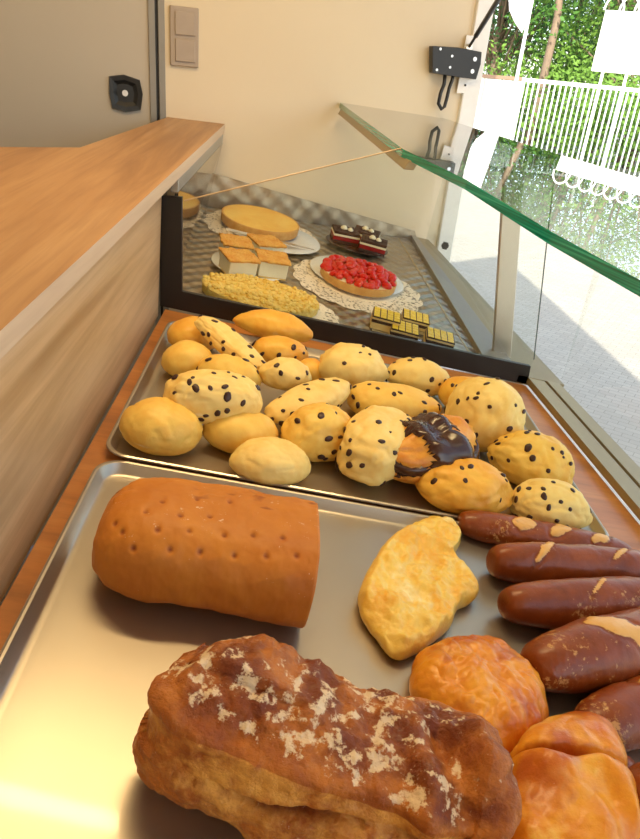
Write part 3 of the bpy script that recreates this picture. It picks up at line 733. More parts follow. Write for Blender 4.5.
# ---- pretzel sticks
def stick(box, ang, ar, label, seed, cuts, bend=.0, base=0.0, group=None):
    def prof(u):
        x = -math.cos(u*math.pi); return x, max(.02, math.sin(u*math.pi)**.42*(1+.06*math.sin(u*7+seed)))
    V, F, UV = sweep_unit(150, 72, prof, lambda a_: (math.cos(a_), math.sin(a_) if math.sin(a_) > 0 else math.sin(a_)*.8))
    V[:, 1] += bend*(V[:, 0]**2-.4)
    V[:, 2] -= V[:, 2].min()+.12; V[:, 2] = np.maximum(V[:, 2], 0); V[:, 2] *= 2/V[:, 2].max()
    pos, yaw, a, b, c = fit(V[::5], box, ang, ar, base, (.7, .95))
    P = V*np.array([a, b, c]); N = len(P); pale = np.zeros(N); dark = np.zeros(N); fl = np.zeros(N); Q = P.copy()
    for i in range(N):
        p = P[i]; x, y, z = p[0]/a, (p[1])/b, p[2]/(2*c); d = .0022*fbm(p, 22, 2, seed)+.0006*fbm(p, 80, 3, seed+1)
        for (cx, sl, wd, ln) in cuts:
            t = x-cx-sl*y; wd_ = wd*1.25*(1+.35*fbm(p, 60, 3, seed+30)); e = (t/wd_)**2+((y+.05)/ln)**2+.5*fbm(p, 90, 3, seed+40)
            if e < 1.6 and z > .45:
                g = max(0, 1-e); pale[i] = max(pale[i], min(1, g*1.9)); d -= .0022*math.exp(-((e-1)/.28)**2)-.0018*g
                fl[i] = .2*g
        q_ = max(0, fbm(p, 16, 2, seed+8)-.05)*(z > .35)
        fl[i] += q_*1.0; d += min(.3, q_)*.006*abs(fbm(p, 240, 2, seed))
        Q[i] = p+np.array([0, y, z-.4])*d
        dark[i] = .35*fbm(p, 24, 2, seed+5)
    o = solid('pretzel_stick', Q, F, M['pretzel'], MS(pos, yaw), None, dict(pale=pale, dark=dark, flour=fl))
    print('STICK', a*200, b*200, c*200)
    return tag(o, label, 'pretzel stick', 'pretzel sticks in the near tray')
stick((457, 510, 634, 567), -11, .25, 'slim pretzel stick with three pale slashes, topmost of the row', 1, [(-.30, .10, .10, .62), (.12, .16, .10, .6), (.58, .2, .10, .55)])
stick((486, 541, 672, 596), -5, .20, 'smooth dark pretzel stick, second from the back of the row', 2, [(-.48, .22, .05, .7), (.35, .3, .04, .5)])
stick((497, 576, 702, 633), -1, .20, 'pretzel stick with floury speckles in the middle of the row', 3, [(.62, .12, .12, .6), (-.15, .3, .03, .5)])
stick((519, 606, 722, 694), 13, .24, 'thick pretzel stick with wide pale slashes below the middle stick', 4, [(-.22, -.22, .14, .8), (.38, -.1, .12, .7)])
stick((571, 662, 770, 752), 17, .24, 'pretzel stick with a pale slash at the right edge nearest the puff pastries', 5, [(-.20, -.25, .13, .8), (.4, -.1, .12, .7)])
B((600, 750, 636, 806), 60, .8, 'small dark glazed roll wedged behind the folded pastry', 31, 'pretzel', name='pretzel_roll', cat='roll')
B((617, 752, 706, 868), 50, .8, 'dark glazed pretzel roll cut off by the right edge in the near corner', 32, 'pretzel', name='pretzel_roll', cat='roll', n=5)

# ---- flat pastries built from their outline on the tray
def outline_bread(name, pxs, zmid, H, ew, mat, label, cat, seed, hfun=None, attrs=None, rings=70, nb=260, lump=.0015, power=.5):
    S = [onS(x, y, ZT+zmid/U) for x, y in pxs]; pts = np.array([[s[0]*U, s[1]*U] for s in S])
    # smooth closed resample (Catmull-Rom)
    out = []; n = len(pts); per = nb//n+1
    for i in range(n):
        p0, p1, p2, p3 = pts[i-1], pts[i], pts[(i+1) % n], pts[(i+2) % n]
        for k in range(per):
            t = k/per; out.append(.5*((2*p1)+(-p0+p2)*t+(2*p0-5*p1+4*p2-p3)*t*t+(-p0+3*p1-3*p2+p3)*t**3))
    Bd = np.array(out); cen = Bd.mean(0); m = len(Bd); L = Bd-cen; rad = np.linalg.norm(L, axis=1).mean()
    V = []; pl = []; dk = []; fl = []
    def place(k, z): 
        for q in L: V.append([q[0]*k, q[1]*k, z])
    ks = [1-(1-math.cos(t*math.pi/2)) for t in np.linspace(0, 1, rings)]           # 1 -> 0
    ks = [1-(i/rings)**1.35 for i in range(rings)]
    order = [(.90, 0.0015), (.955, .10*H), (.99, .26*H)]
    for k, z in order: place(k, z)
    for k in ks:
        d = (1-k)*rad; f = (1-max(0, 1-d/ew)**2)**power; place(k, H*(.40+.60*f) if d < ew*9 else H)
    V.append([0, 0, H]); V = np.array(V)
    F = []; R_ = len(order)+len(ks)
    for r_ in range(R_-1): F += [(r_*m+i, r_*m+(i+1) % m, (r_+1)*m+(i+1) % m, (r_+1)*m+i) for i in range(m)]
    F += [((R_-1)*m+i, (R_-1)*m+(i+1) % m, R_*m) for i in range(m)]; F.append(tuple(reversed(range(m))))
    A = dict(pale=np.zeros(len(V)), dark=np.zeros(len(V)), flour=np.zeros(len(V)))
    Q = V.copy()
    for i, p in enumerate(V):
        w = min(1, p[2]/H); e = 0
        if hfun: e, A['pale'][i], A['dark'][i], A['flour'][i] = hfun(p, w, rad)
        Q[i, 2] = max(0.0, p[2]+e*w+lump*fbm(p, 40, 3, seed)*w)
        if w > .2: Q[i, :2] += .0015*np.array([fbm(p, 60, 2, seed+3), fbm(p, 60, 2, seed+6)])
    if Q[:, 0].size and F: pass
    pos = np.array([cen[0]/U, cen[1]/U, ZT+.0016/U])
    area2 = sum(L[i][0]*L[(i+1) % m][1]-L[(i+1) % m][0]*L[i][1] for i in range(m))
    if area2 < 0: F = [tuple(reversed(f)) for f in F]
    o = solid(name, Q, F, M[mat], MS(pos), None, A)
    return tag(o, label, cat)
def ocr(pts, x0, y0, k): return [(x0+k*x, y0+k*y) for x, y in pts]
cheese_px = ocr([(205,40),(245,50),(256,90),(240,122),(262,150),(290,190),(284,212),(252,228),(235,270),(205,296),(165,322),(130,335),(100,318),(75,285),(45,240),(40,205),(60,150),(85,110),(120,75),(165,50)], 340, 500, .469)
def h_cheese(p, w, rad):
    r_ = math.hypot(p[0], p[1])/rad
    rim = math.exp(-((r_-.80)/.20)**2)
    f = fbm(p, 26, 3, 3); e = .004*rim+.0060*abs(f)+.0035*fbm(p, 70, 3, 9)-.002
    pale = .28+.5*fbm(p, 22, 3, 14)-.3*(w < .7)
    return e, pale, max(0, .30*fbm(p, 18, 2, 8)), 0
outline_bread('cheese_flatbread', cheese_px, .012, .022, .012, 'cheese', 'pale flat cheese topped bread with a torn right side', 'flatbread', 5, h_cheese)
puff_px = ocr([(200,55),(260,58),(310,80),(350,120),(385,165),(405,215),(407,265),(385,310),(345,340),(290,352),(240,342),(195,320),(150,275),(110,225),(80,180),(75,130),(95,90),(140,65)], 380, 620, .406)
def h_puff(p, w, rad):
    r_ = math.hypot(p[0], p[1])/rad; f1 = fbm(p, 20, 3, 51)
    e = .010*(1-r_*r_)+.0040*abs(fbm(p, 32, 3, 5))+.0030*abs(fbm(p, 75, 2, 7))
    return e, .15+.75*max(0, f1), max(0, .30+1.0*fbm(p, 24, 3, 52)), 0
outline_bread('puff_pastry', puff_px, .014, .030, .020, 'puff', 'round glazed orange pastry with a wrinkled shiny top', 'pastry', 9, h_puff)
fold_px = [(556, 722), (585, 722), (608, 738), (622, 770), (620, 794), (630, 812), (638, 850), (622, 890), (570, 905), (515, 880), (500, 840), (501, 795), (506, 760), (528, 732)]
def h_fold(p, w, rad):
    # crease running across between the rear and the near lobe
    yc = .012-.35*p[0]+.010*math.sin(p[0]*40)
    g = math.exp(-((p[1]-yc)/.0040)**2); front = 1 if p[1] < yc else 0
    e = -.016*g+.007*front*math.exp(-((p[1]-yc+.012)/.014)**2)+.0030*abs(fbm(p, 30, 3, 2))+.0022*math.sin(p[0]*150+3*fbm(p, 14, 2, 1)+p[1]*60)*front
    return e, .12+.6*max(0, fbm(p, 22, 3, 61)), .55*g+max(0, .26+.9*fbm(p, 24, 3, 62)), 0
outline_bread('folded_pastry', fold_px, .022, .050, .032, 'puff', 'plump folded golden pastry with two lobes in the near corner', 'pastry', 19, h_fold)
# ---- chocolate croissant
P, F, V, pale, dark = bun_unit(41, n=5, taper=.45, bend=.22, lump=.10)
P[:, 1] *= 1+.05*np.sin(P[:, 0]*15); P[:, 2] *= 1+.05*np.sin(P[:, 0]*15+1.5)
pos, yaw, a, b, c = fit(P[::3], (374, 413, 479, 488), 16, .60, .006, (.6, 1.0))
Q = P*np.array([a, b, c]); mw = MS(pos, yaw)
cr = solid('chocolate_croissant', Q, F, M['croissant'], mw, None, dict(pale=pale*.5, dark=dark, flour=dark*0))
tag(cr, 'croissant with dark chocolate glaze poured over it in the upper tray', 'croissant')
me = cr.data; sel = []
for p in me.polygons:
    q = p.center; x, y, z = q.x/a, q.y/b, q.z/(2*c)
    f = fbm(q, 45, 3, 5)
    m1 = abs(x+.18)-(.33+.20*f) < 0 and z > .22
    m2 = x > -.1 and x < .75 and abs(z-.55+.2*x) < .14+.22*f and y < .2
    m3 = x < -.35 and abs(z-.42) < .09+.15*f
    if m1 or m2 or m3: sel.append(p)
vid = {}; gv = []; gf_ = []
for p in sel:
    for vi in p.vertices:
        if vi not in vid: v = me.vertices[vi]; vid[vi] = len(gv); gv.append(tuple(v.co+v.normal*.0014))
    gf_.append(tuple(vid[i] for i in p.vertices))
gz = mesh_obj('chocolate_glaze', gv, gf_, M['choc'], cr, True)
md = gz.modifiers.new('thick', 'SOLIDIFY'); md.thickness = .0016; md.offset = -1

# ================================================================ CAKES BEHIND THE GLASS
def lace():
    m, nt, b = newmat('white_paper_lace'); v = coords(nt)
    b.inputs['Base Color'].default_value = (.90, .80, .66, 1); b.inputs['Roughness'].default_value = .8
    vo = nt.nodes.new('ShaderNodeTexVoronoi'); vo.inputs['Scale'].default_value = 150; nt.links.new(v, vo.inputs['Vector'])
    r_ = attr(nt, 'ring'); hole = math_(nt, 'LESS_THAN', vo.outputs['Distance'], .40); k = math_(nt, 'MULTIPLY', hole, r_)
    tr = nt.nodes.new('ShaderNodeBsdfTransparent'); mx = nt.nodes.new('ShaderNodeMixShader'); nt.links.new(k, mx.inputs[0])
    nt.links.new(b.outputs[0], mx.inputs[1]); nt.links.new(tr.outputs[0], mx.inputs[2]); nt.links.new(mx.outputs[0], nt.nodes['Material Output'].inputs[0]); return m
M['lace'] = lace()
M['cake_yellow'] = crust('cheesecake_top', (.90, .60, .14), (.84, .46, .07), (.93, .68, .24), 10, .45, .05, .08)
M['shortcrust'] = crust('shortcrust_side', (.72, .42, .14), (.60, .28, .07), (.80, .56, .24), 30, .6, 0, .4)
M['cream'] = plain('whipped_cream', (.92, .84, .62), .5)
M['crumble'] = crust('crumble_topping', (.96, .74, .24), (.90, .56, .09), (.98, .86, .45), 60, .55, .05, .9, bs2=160, bdist=.004)
M['crumbrown'] = crust('toasted_crumble_topping', (.80, .46, .12), (.70, .30, .05), (.90, .62, .24), 60, .55, .05, .9, bs2=160, bdist=.003)
M['berry'] = plain('strawberry_jelly_red', (.62, .010, .006), .16, nz=.3, nscale=60, spec=.5)
M['cherry'] = plain('dark_cherry_filling', (.30, .012, .016), .25, nz=.4, nscale=90)
M['sponge'] = plain('dark_chocolate_sponge', (.050, .018, .010), .6)
M['darkplate'] = plain('dark_brown_plate', (.06, .035, .025), .2)
M['lemon'] = plain('yellow_icing', (.90, .62, .03), .35)
M['lightsponge'] = plain('light_sponge', (.80, .56, .22), .7)
M['silver'] = plain('silver_card', (.75, .77, .80), .15, .9)
def doily(cpx, hw, label, lobes=16, sy=1.0, cen=None):
    p = onF(*cpx) if cen is None else cen
    r = hw/F_PX*np.linalg.norm(p-CAM)*.985*U
    n = 288; V = [(0, 0, .0)]; F = []; ring = [0.0]
    radii = [.30, .60, .62, .80, .82, .97, 1.0]; rv = [0, 0, 1, 1, 1, 1, 0]
    for k, q in enumerate(radii):
        for i in range(n):
            a = 2*math.pi*i/n; s = 1-.055*(1-abs(math.sin(a*lobes/2)))*(q/1.0)**2; V.append((r*q*s*math.cos(a), r*q*s*math.sin(a)*sy, .0)); ring.append(rv[k])
    for i in range(n): F.append((0, 1+i, 1+(i+1) % n))
    for k in range(len(radii)-1): F += [(1+k*n+i, 1+(k+1)*n+i, 1+(k+1)*n+(i+1) % n, 1+k*n+(i+1) % n) for i in range(n)]
    m = len(V); V += [(x, y, .0005) for x, y, z in V]; ring += ring
    F = [tuple(reversed(f)) for f in F]+[tuple(j+m for j in f) for f in F]
    o = mesh_obj('paper_doily', [(x, y, z+.0008) for x, y, z in V], F, M['lace'], mw=MFm(p))
    a_ = o.data.attributes.new('ring', 'FLOAT', 'POINT'); a_.data.foreach_set('value', ring)
    return tag(o, label, 'doily', 'paper doilies in the cake display')
doily((262, 231), 57, 'white lace paper doily under the plate of the smooth yellow cake')
doily((358, 285.5), 67, 'wide white lace paper doily under the red strawberry tart')
doily(None, 0, '', cen=onF(285, 318)) if False else None
dc = onF(292, 318); doily((299, 313), 42, 'small lace paper doily peeking out right of the crumble cake')
def placeF(px, h): q = onF(px[0], px[1], h); return q-NF*(h/NF[2])
def plate(px, hw, label, mat='plate', sy=1.0, z=.0016, name='plate', base=.006):
    p = onF(*px); r = hw/F_PX*np.linalg.norm(p-CAM)*U
    b = MB(); b.lathe([(r*.55, z), (r*.60, z+.001), (r*.98, z+base), (r, z+base+.001), (r*.985, z+base+.0018), (r*.62, z+.0035), (r*.3, z+.0032)], 64, 1, sy)
    o = b.build(name, M[mat], None, True, MFm(p)); smooth_angle(o, 50); return tag(o, label, 'plate'), p, r
# cheesecake
_, p, r = plate((276, 240), 43, 'white plate holding the smooth yellow cake')
hb = .0125/U; pc = placeF((261, 218), .075); rc = 37.5/F_PX*np.linalg.norm(pc-CAM)*U
def topped(name, pc, rc, z0, z1, side, top, label, sy=1.0, rim=.004, topz=.0):
    e = empty(name, MFm(pc), label, 'cake')
    b = MB(); b.lathe([(rc*.975, z0), (rc*.99, z0+.002), (rc, z1-.002), (rc*.995, z1), (rc-rim, z1), (rc-rim, z1-.003)], 96, 1, sy); s_ = b.build('pastry_side', M[side], e, True); smooth_angle(s_, 40)
    b = MB(); b.lathe([(rc-rim-.0002, z1-.004), (rc-rim-.0002, z1+topz*.4), (rc*.9, z1+topz*.9-.0005), (rc*.4, z1+topz), (.002, z1+topz)], 96, 1, sy); t_ = b.build('filling', M[top], e, True); smooth_angle(t_, 40)
    return e
topped('cheesecake', pc, rc, .0098, .075*U, 'shortcrust', 'cake_yellow', 'round smooth yellow cheesecake with a golden side on a white plate')
# cake server lying beside it
a0, a1 = onF(226, 229, .045), onF(314, 250, .03)
b = MB(); v0, v1 = W(a0), W(a1); d_ = (v1-v0).normalized(); sd = d_.cross(Vector((0, 0, 1))).normalized()
b.tube([v0, v0+(v1-v0)*.3, v0+(v1-v0)*.6], [.0035, .003, .0022], 8)
sv = b.build('cake_server', M['screw']); tag(sv, 'silver cake server lying against the yellow cake on its doily', 'cake server')
b = MB(); m0 = v0+(v1-v0)*.58; b.prism([m0-sd*.004, m0+(v1-m0)*.25-sd*.011, v1, m0+(v1-m0)*.25+sd*.011, m0+sd*.004], Vector((0, 0, .0015)))
bl = b.build('blade', M['screw'], sv)
# crumble cake
pc = placeF((262, 291.5), .05); rc = 58/F_PX*np.linalg.norm(pc-CAM)*U; sy = .64
e = topped('crumble_cake', pc, rc, .0018, .046*U, 'crumble', 'crumble', 'large flat crumble topped cake just behind the black strip', sy)
rnd = random.Random(4); V0, F0 = ico(2); vs = []; fs = []
for k in range(420):
    a = rnd.uniform(0, 6.283); q = math.sqrt(rnd.random())*rc*.985; s = rnd.uniform(.0022, .0052); n0 = len(vs)
    z = .046*U+rnd.uniform(-.001, .002); sc_ = np.array([s*rnd.uniform(.8, 1.4), s*rnd.uniform(.8, 1.4), s*.8])
    for v in V0: w_ = v*(1+.25*noise.noise(Vector(v*1.7)+Vector((k, 0, 0))))*sc_; vs.append((q*math.cos(a)+w_[0], q*math.sin(a)*sy+w_[1], z+w_[2]))
    fs += [tuple(i+n0 for i in f) for f in F0]
o = mesh_obj('crumbs', vs, fs, M['crumble'], e, True)
for k_ in ('pale', 'dark', 'flour'): pass
# cream slices with crumble lids
_, p, r = plate((249, 269), 37, 'white plate under the cream slices')
def slice_box(name, p, w, d, layers, yaw, label, group=None, cat='cake slice', z0=.0055, jag=.0):
    e = empty(name, MFm(p, yaw), label, cat, group); z = z0
    for k, (pn_, h, mt, gr) in enumerate(layers):
        b = MB(); b.box((-w/2*gr, -d/2*gr, z+.00005), (w/2*gr, d/2*gr, z+h)); o = b.build(pn_, M[mt], e)
        bv = bevel(o, min(.0015, h*.3), 2)
        if jag:
            pass
        z += h
    return e, z
wS = .160*U
for px, yw, lb in (((233, 261), .25, 'cream slice with a crumbly lid at the back left of its plate'), ((263, 260), .5, 'cream slice with a crumbly lid at the back right of its plate'),
                   ((236, 276), .45, 'cream slice with a crumbly lid at the front left of its plate'), ((269, 277), .2, 'cream slice with a crumbly lid at the front right of its plate')):
    p = onF(*px); e, z = slice_box('cream_slice', p, wS*.9, wS*.9, [('base', .003, 'lightsponge', 1), ('cream_filling', .030, 'cream', 1)], yw, lb, 'cream slices on the white plate', z0=.0075)
    vs = []; fs = []; rnd = random.Random(int(px[0]))
    n = 40; g = []
    for i in range(n+1):
        for j in range(n+1):
            x, y = (i/n-.5)*wS*1.02, (j/n-.5)*wS*1.02; f = 1+.10*noise.noise(Vector((x*60, y*60, px[0])))
            vs.append((x*f, y*f, z+.0045+.0022*noise.noise(Vector((x*260, y*260, px[0])))+.0012*noise.noise(Vector((x*700, y*700, 3)))))
    m = len(vs); vs += [(x*.98, y*.98, z+.0002) for x, y, _z in vs]
    idx = lambda i, j: i*(n+1)+j
    for i in range(n):
        for j in range(n): fs += [(idx(i, j), idx(i+1, j), idx(i+1, j+1), idx(i, j+1)), (m+idx(i, j+1), m+idx(i+1, j+1), m+idx(i+1, j), m+idx(i, j))]
    bd = [idx(i, 0) for i in range(n)]+[idx(n, j) for j in range(n)]+[idx(i, n) for i in range(n, 0, -1)]+[idx(0, j) for j in range(n, 0, -1)]
    for k in range(len(bd)): a_, b_ = bd[k], bd[(k+1) % len(bd)]; fs.append((b_, a_, m+a_, m+b_))
    mesh_obj('crumble_lid', vs, fs, M['crumbrown'], e, True)
# strawberry tart
_, p, r = plate((356, 278), 47, 'white plate under the strawberry tart')
pc = placeF((359, 275), .055); rc = 38/F_PX*np.linalg.norm(pc-CAM)*U
e = topped('strawberry_tart', pc, rc, .0085, .062*U, 'shortcrust', 'cream', 'round tart piled with glossy red strawberries on a lace doily')
rnd = random.Random(8); bm_ = []
for s in range(3):
    V0, F0 = ico(3); P0 = np.array([v*(1+.12*fbm(v, 1.4, 2, s*5.)) for v in V0]); P0[:, 2] *= .75; P0[:, 0] *= 1.25
    me = bpy.data.meshes.new('strawberry_piece'); me.from_pydata(P0.tolist(), [], F0); me.materials.append(M['berry']); me.polygons.foreach_set('use_smooth', [True]*len(me.polygons)); bm_.append(me)
nb_ = 0
for ring, cnt in ((.88, 26), (.66, 20), (.44, 13), (.22, 7), (.0, 1), (.55, 12), (.3, 6)):
    for k in range(cnt):
        a = 6.283*k/max(1, cnt)+rnd.uniform(-.12, .12)+ring; q = rc*(ring+rnd.uniform(-.03, .03)); s = .0088*rnd.uniform(.8, 1.2)
        o = link(bpy.data.objects.new('strawberry_piece', bm_[nb_ % 3])); o.parent = e; nb_ += 1
        hi = .008 if (ring in (.55, .3)) else .0
        o.matrix_local = Matrix.Translation((q*math.cos(a), q*math.sin(a), .062*U+.0035+hi*.9+(1-ring)*.003)) @ Matrix.Rotation(rnd.uniform(0, 6), 4, 'Z') @ Matrix.Rotation(rnd.uniform(-.6, .6), 4, 'X') @ Matrix.Scale(s, 4)
# black forest slices
_, p, r = plate((356, 248), 31, 'dark oval plate under the dark cherry slices', 'darkplate', .8)
for px, lb, yw in (((343, 243), 'dark cherry and cream slice at the left of the dark plate', .1), ((364, 243.5), 'dark cherry slice at the back of the dark plate', -.2), ((371, 253), 'dark cherry and cream slice at the front right of the dark plate', -.15)):
    p = onF(*px); e, z = slice_box('cherry_slice', p, .165*U, .135*U, [('sponge_base', .007, 'sponge', 1), ('cherry_layer', .010, 'cherry', 1.0), ('cream_layer', .005, 'cream', 1.01), ('sponge_top', .007, 'sponge', .99)], yw, lb, 'cherry slices on the dark plate')
    rnd = random.Random(int(px[0])); 
    for (dx, dy, s) in ((-.004, .002, .0085), (.006, -.003, .007)):
        b = MB(); b.lathe([(s*.9, z), (s*1.08, z+s*.25), (s*.95, z+s*.55), (s*.72, z+s*.65), (s*.72, z+s*.8), (s*.45, z+s*1.0), (.0006, z+s*1.08)], 20)
        o = b.build('cream_rosette', M['cream'], e, True); o.location = (dx*1.6, dy, 0)
    b = MB()
    for k in range(26):
        x, y = rnd.uniform(-.026, .026), rnd.uniform(-.021, .021); b.tube([(x, y, z+.001), (x+rnd.uniform(-.005, .005), y+rnd.uniform(-.005, .005), z+.0025)], .0008, 5)
    b.build('chocolate_shavings', M['sponge'], e)
    b = MB()
    for k in range(5): b.lathe([(.004, z-.019), (.0045, z-.014), (.003, z-.010)], 10)
# little lemon slices on a silver board
p = onF(408, 333); 
b = MB(); w_, d_2 = .36*U, .26*U
b.prism([(x, y, .001) for x, y in rr(-w_/2, w_/2, -d_2/2, d_2/2, .02)], (0, 0, .0018))
tag(bevel(b.build('cake_board', M['silver'], mw=MFm(p, -.1)), .0005), 'silver cake board under the small yellow topped squares', 'cake board')
for px, lb, lift in (((383, 328), 'yellow iced square standing tallest at the left of the silver board', .007), ((413, 326), 'yellow iced square at the back of the silver board', 0),
               ((402, 337), 'yellow iced square in the middle front of the silver board', 0), ((437, 345), 'yellow iced square at the right end of the silver board', 0)):
    p = onF(*px); wq = .135*U
    e, z = slice_box('iced_cake_square', p, wq, wq*.92, [('sponge_base', .006+lift, 'lightsponge', 1), ('dark_layer', .006, 'sponge', 1), ('sponge_top', .004, 'lightsponge', 1), ('icing', .0025, 'sponge', 1.0)], -.12, lb, 'yellow iced squares on the silver board', z0=.0032)
    b = MB()
    for i in range(4):
        for j in range(4):
            cx, cy = (i-1.5)*wq*.24, (j-1.5)*wq*.22; h = wq*.078; b.box((cx-h*1.3, cy-h*1.15, z-.0003), (cx+h*1.3, cy+h*1.15, z+.0009))
    b.build('icing_grid', M['lemon'], e)

# ================================================================ BRACKET ON THE JAMB
def wbox(px_poly, off, th, name, mat, parent=None, bv=.001):
    q = [apx(x, y) for x, y in px_poly]; b = MB(); b.prism([wpt(a, h, off) for a, h in q], wnor*th); o = b.build(name, mat, parent); return bevel(o, bv)
br = wbox([(427, 46), (452, 47.5), (475.5, 52), (474.5, 64), (470, 79), (452, 76.5), (449, 76), (427, 72.5)], .034, .022, 'latch_box', M['black'])
tag(br, 'black plastic latch box with chrome screws fixed beside the window jamb', 'latch')
pt_ = wbox([(464.5, 35), (471.5, 36), (464.5, 93), (454.5, 93)], .0125, .004, 'backing_plate', M['white'], br); pt_['label'] = 'white backing plate behind the black box'
for x, y, r in ((434.5, 49, .003), (446, 56, .003), (444, 67, .003), (431, 69.5, .003), (468.5, 59, .005), (466, 71, .005), (463, 85, .0025)):
    a, h = apx(x, y); b = MB(); o_ = .034 if y < 80 else .0125
    b.tube([wpt(a, h, o_-.002), wpt(a, h, o_+.002)], r, 14); b.build('screw', M['screw'] if y < 80 else M['black'], br)
b = MB(); lp = [(441, 74), (440, 84), (436.5, 93), (434.5, 103), (437.5, 108.5), (440.5, 106), (443, 97), (445, 88), (448, 80), (449, 75)]
q = [wpt(*apx(x, y), .024) for x, y in lp]; b.tube([Vector(v) for v in q],   .0046, 8); lo = b.build('strap_loop', M['black'], br, True)
# gas strut going up to the hatch
s0 = wpt(*apx(469, 46), .02); dirs = ray(505, -18); s1 = Vector((T@(CAM+(RS@dirs)*2.35)*U).tolist()) if False else None
pA = W(onW(469, 47, .04)); c0 = W(CAM); dv = (T@(RS@ray(508, -16))); t_ = (1.55-c0.y)/dv[1]; pB = c0+Vector(dv.tolist())*t_
b = MB(); m_ = pA+(pB-pA)*.22; b.tube([pA, m_], .0035, 12); b.tube([m_, pB+(pB-pA)*1.1], .0058, 12)
st = b.build('gas_strut', M['black'], None, True); smooth_angle(st, 40); tag(st, 'thin black gas strut rising from the jamb to the raised hatch', 'gas strut')
b = MB(); b.tube([pA-Vector((.0, .006, 0)), pA+Vector((0, .006, 0))], .008, 12); fx = b.build('end_fitting', M['alu'], st)

# ================================================================ OUTSIDE
def out_dir(x, y): d = T@(RS@ray(x, y)); return d/np.linalg.norm(d[:2])
c0 = W(CAM)
def outP(x, y, D): d = out_dir(x, y); return Vector((c0.x+d[0]*D, c0.y+d[1]*D, c0.z+d[2]*D))
DF = 16.5
PL, PR = outP(524, 77.5, DF), outP(640, 89, DF); zt = (PL.z+PR.z)/2; fd = (PR-PL); fd.z = 0; fl = fd.length; fd.normalize()
M['fence'] = plain('white_galvanised_rail', (.78, .80, .82), .45, .1)
M['panelwhite'] = plain('white_translucent_board', (.80, .80, .80), .5)
M['brownrail'] = plain('brown_timber_rail', (.36, .22, .14), .6)
fe = empty('railing_fence', Matrix.Translation((PL.x, PL.y, Z_GND)), 'white metal railing fence with close upright bars across the yard', 'fence')
import mathutils
LEN = 15.0; fo = Vector((PL.x, PL.y, Z_GND)); zt_ = zt-Z_GND; fn = Vector((-fd.y, fd.x, 0))
def frail(name, a0, a1, z0, z1, w, mat=None):
    b = MB(); s = fd*a0-fn*w/2; b.prism([s+Vector((0, 0, z0)), fd*a1-fn*w/2+Vector((0, 0, z0)), fd*a1+fn*w/2+Vector((0, 0, z0)), fd*a0+fn*w/2+Vector((0, 0, z0))], (0, 0, z1-z0)); return b.build(name, mat or M['fence'], fe)
frail('top_rail', 0, LEN, zt_-.07, zt_, .06); frail('bottom_rail', 0, LEN, .10, .15, .05)
k = 0; x = .0
bar0 = None
while x < LEN and k < 98:
    if k % 18 == 0:
        b = MB(); s = fd*x; b.box((s.x-.035, s.y-.035, 0), (s.x+.035, s.y+.035, zt_+.01)); b.build('fence_post', M['fence'], fe)
    elif bar0 is None:
        b = MB(); b.box((-.014, -.014, .15), (.014, .014, zt_-.07)); bar0 = b.build('fence_bar', M['fence'], fe); bar0.location = fd*x
    else:
        o = bar0.copy(); C.objects.link(o); o.parent = fe; o.location = fd*x
    x += .110; k += 1
# solid boards to the left of it
be = empty('board_fence', Matrix.Translation(PL-Vector((0, 0, PL.z-Z_GND))), 'solid white board fence with a brown top rail between jamb and railings', 'fence')
u2 = (outP(470, 74.5, DF+1.2)-PL); u2.z = 0; L2 = u2.length; u2.normalize(); n2 = Vector((-u2.y, u2.x, 0))
b = MB(); b.prism([u2*0-n2*.03+Vector((0, 0, zt_-.06)), u2*(L2+4)-n2*.03+Vector((0, 0, zt_-.06)), u2*(L2+4)+n2*.03+Vector((0, 0, zt_-.06)), n2*.03+Vector((0, 0, zt_-.06))], (0, 0, .07)); b.build('top_rail', M['brownrail'], be)
for i in range(10):
    a0, a1 = .06+i*.55, .06+i*.55+.46
    b = MB(); b.prism([u2*a0-n2*.012+Vector((0, 0, .1)), u2*a1-n2*.012+Vector((0, 0, .1)), u2*a1+n2*.012+Vector((0, 0, .1)), u2*a0+n2*.012+Vector((0, 0, .1))], (0, 0, zt_-.17)); b.build('board_panel', M['panelwhite'], be)
    b = MB(); pz = u2*(a0-.05); b.box((pz.x-.025, pz.y-.025, 0), (pz.x+.025, pz.y+.025, zt_-.06)); b.build('fence_post', M['alu'], be)
# feather flag
pf = outP(517, 77, 14.0); pf.z = Z_GND
b = MB(); zz = [0, 1.5, 3.0, 4.4, 5.2]; b.tube([(0, 0, z) for z in zz]+[(.10, 0, 5.5), (.30, 0, 5.62)], [.035, .032, .03, .022, .016, .013, .01], 10)
fg = b.build('feather_flag', M['white'], None, True, Matrix.Translation(pf)); tag(fg, 'white feather flag on a slim white pole behind the fence', 'flag')
d1 = out_dir(521, 60); rt = Vector((d1[1], -d1[0], 0)).normalized()
zb = outP(516, 22, 14.0).z-Z_GND
b = MB(); n = 18
vs = []; fs = []
for i in range(n+1):
    t = i/n; z = zb+t*(5.6-zb); wd = .42*min(1, (t*6)**.8+.15)*(1-.35*t); 
    for s, e_ in ((-1, .012), (1, .012)):
        vs += [tuple(rt*(-.02)+Vector((0, 0, z+.10*0))+Vector((d1[0], d1[1], 0))*s*.006), tuple(rt*(-wd)+Vector((0, 0, z-.16*(1-t)))+Vector((d1[0], d1[1], 0))*(s*.006+.05*math.sin(t*7)))]
for i in range(n):
    a = i*4; c_ = a+4; fs += [(a, a+1, c_+1, c_), (a+3, a+2, c_+2, c_+3), (a+1, a+3, c_+3, c_+1), (a+2, a, c_, c_+2)]
fs += [(0, 2, 3, 1), (n*4, n*4+1, n*4+3, n*4+2)]
cl = mesh_obj('flag_cloth', [(-v[0], -v[1], v[2]) if False else v for v in vs], fs, plain('white_flag_cloth', (.88, .88, .88), .8), fg, True)
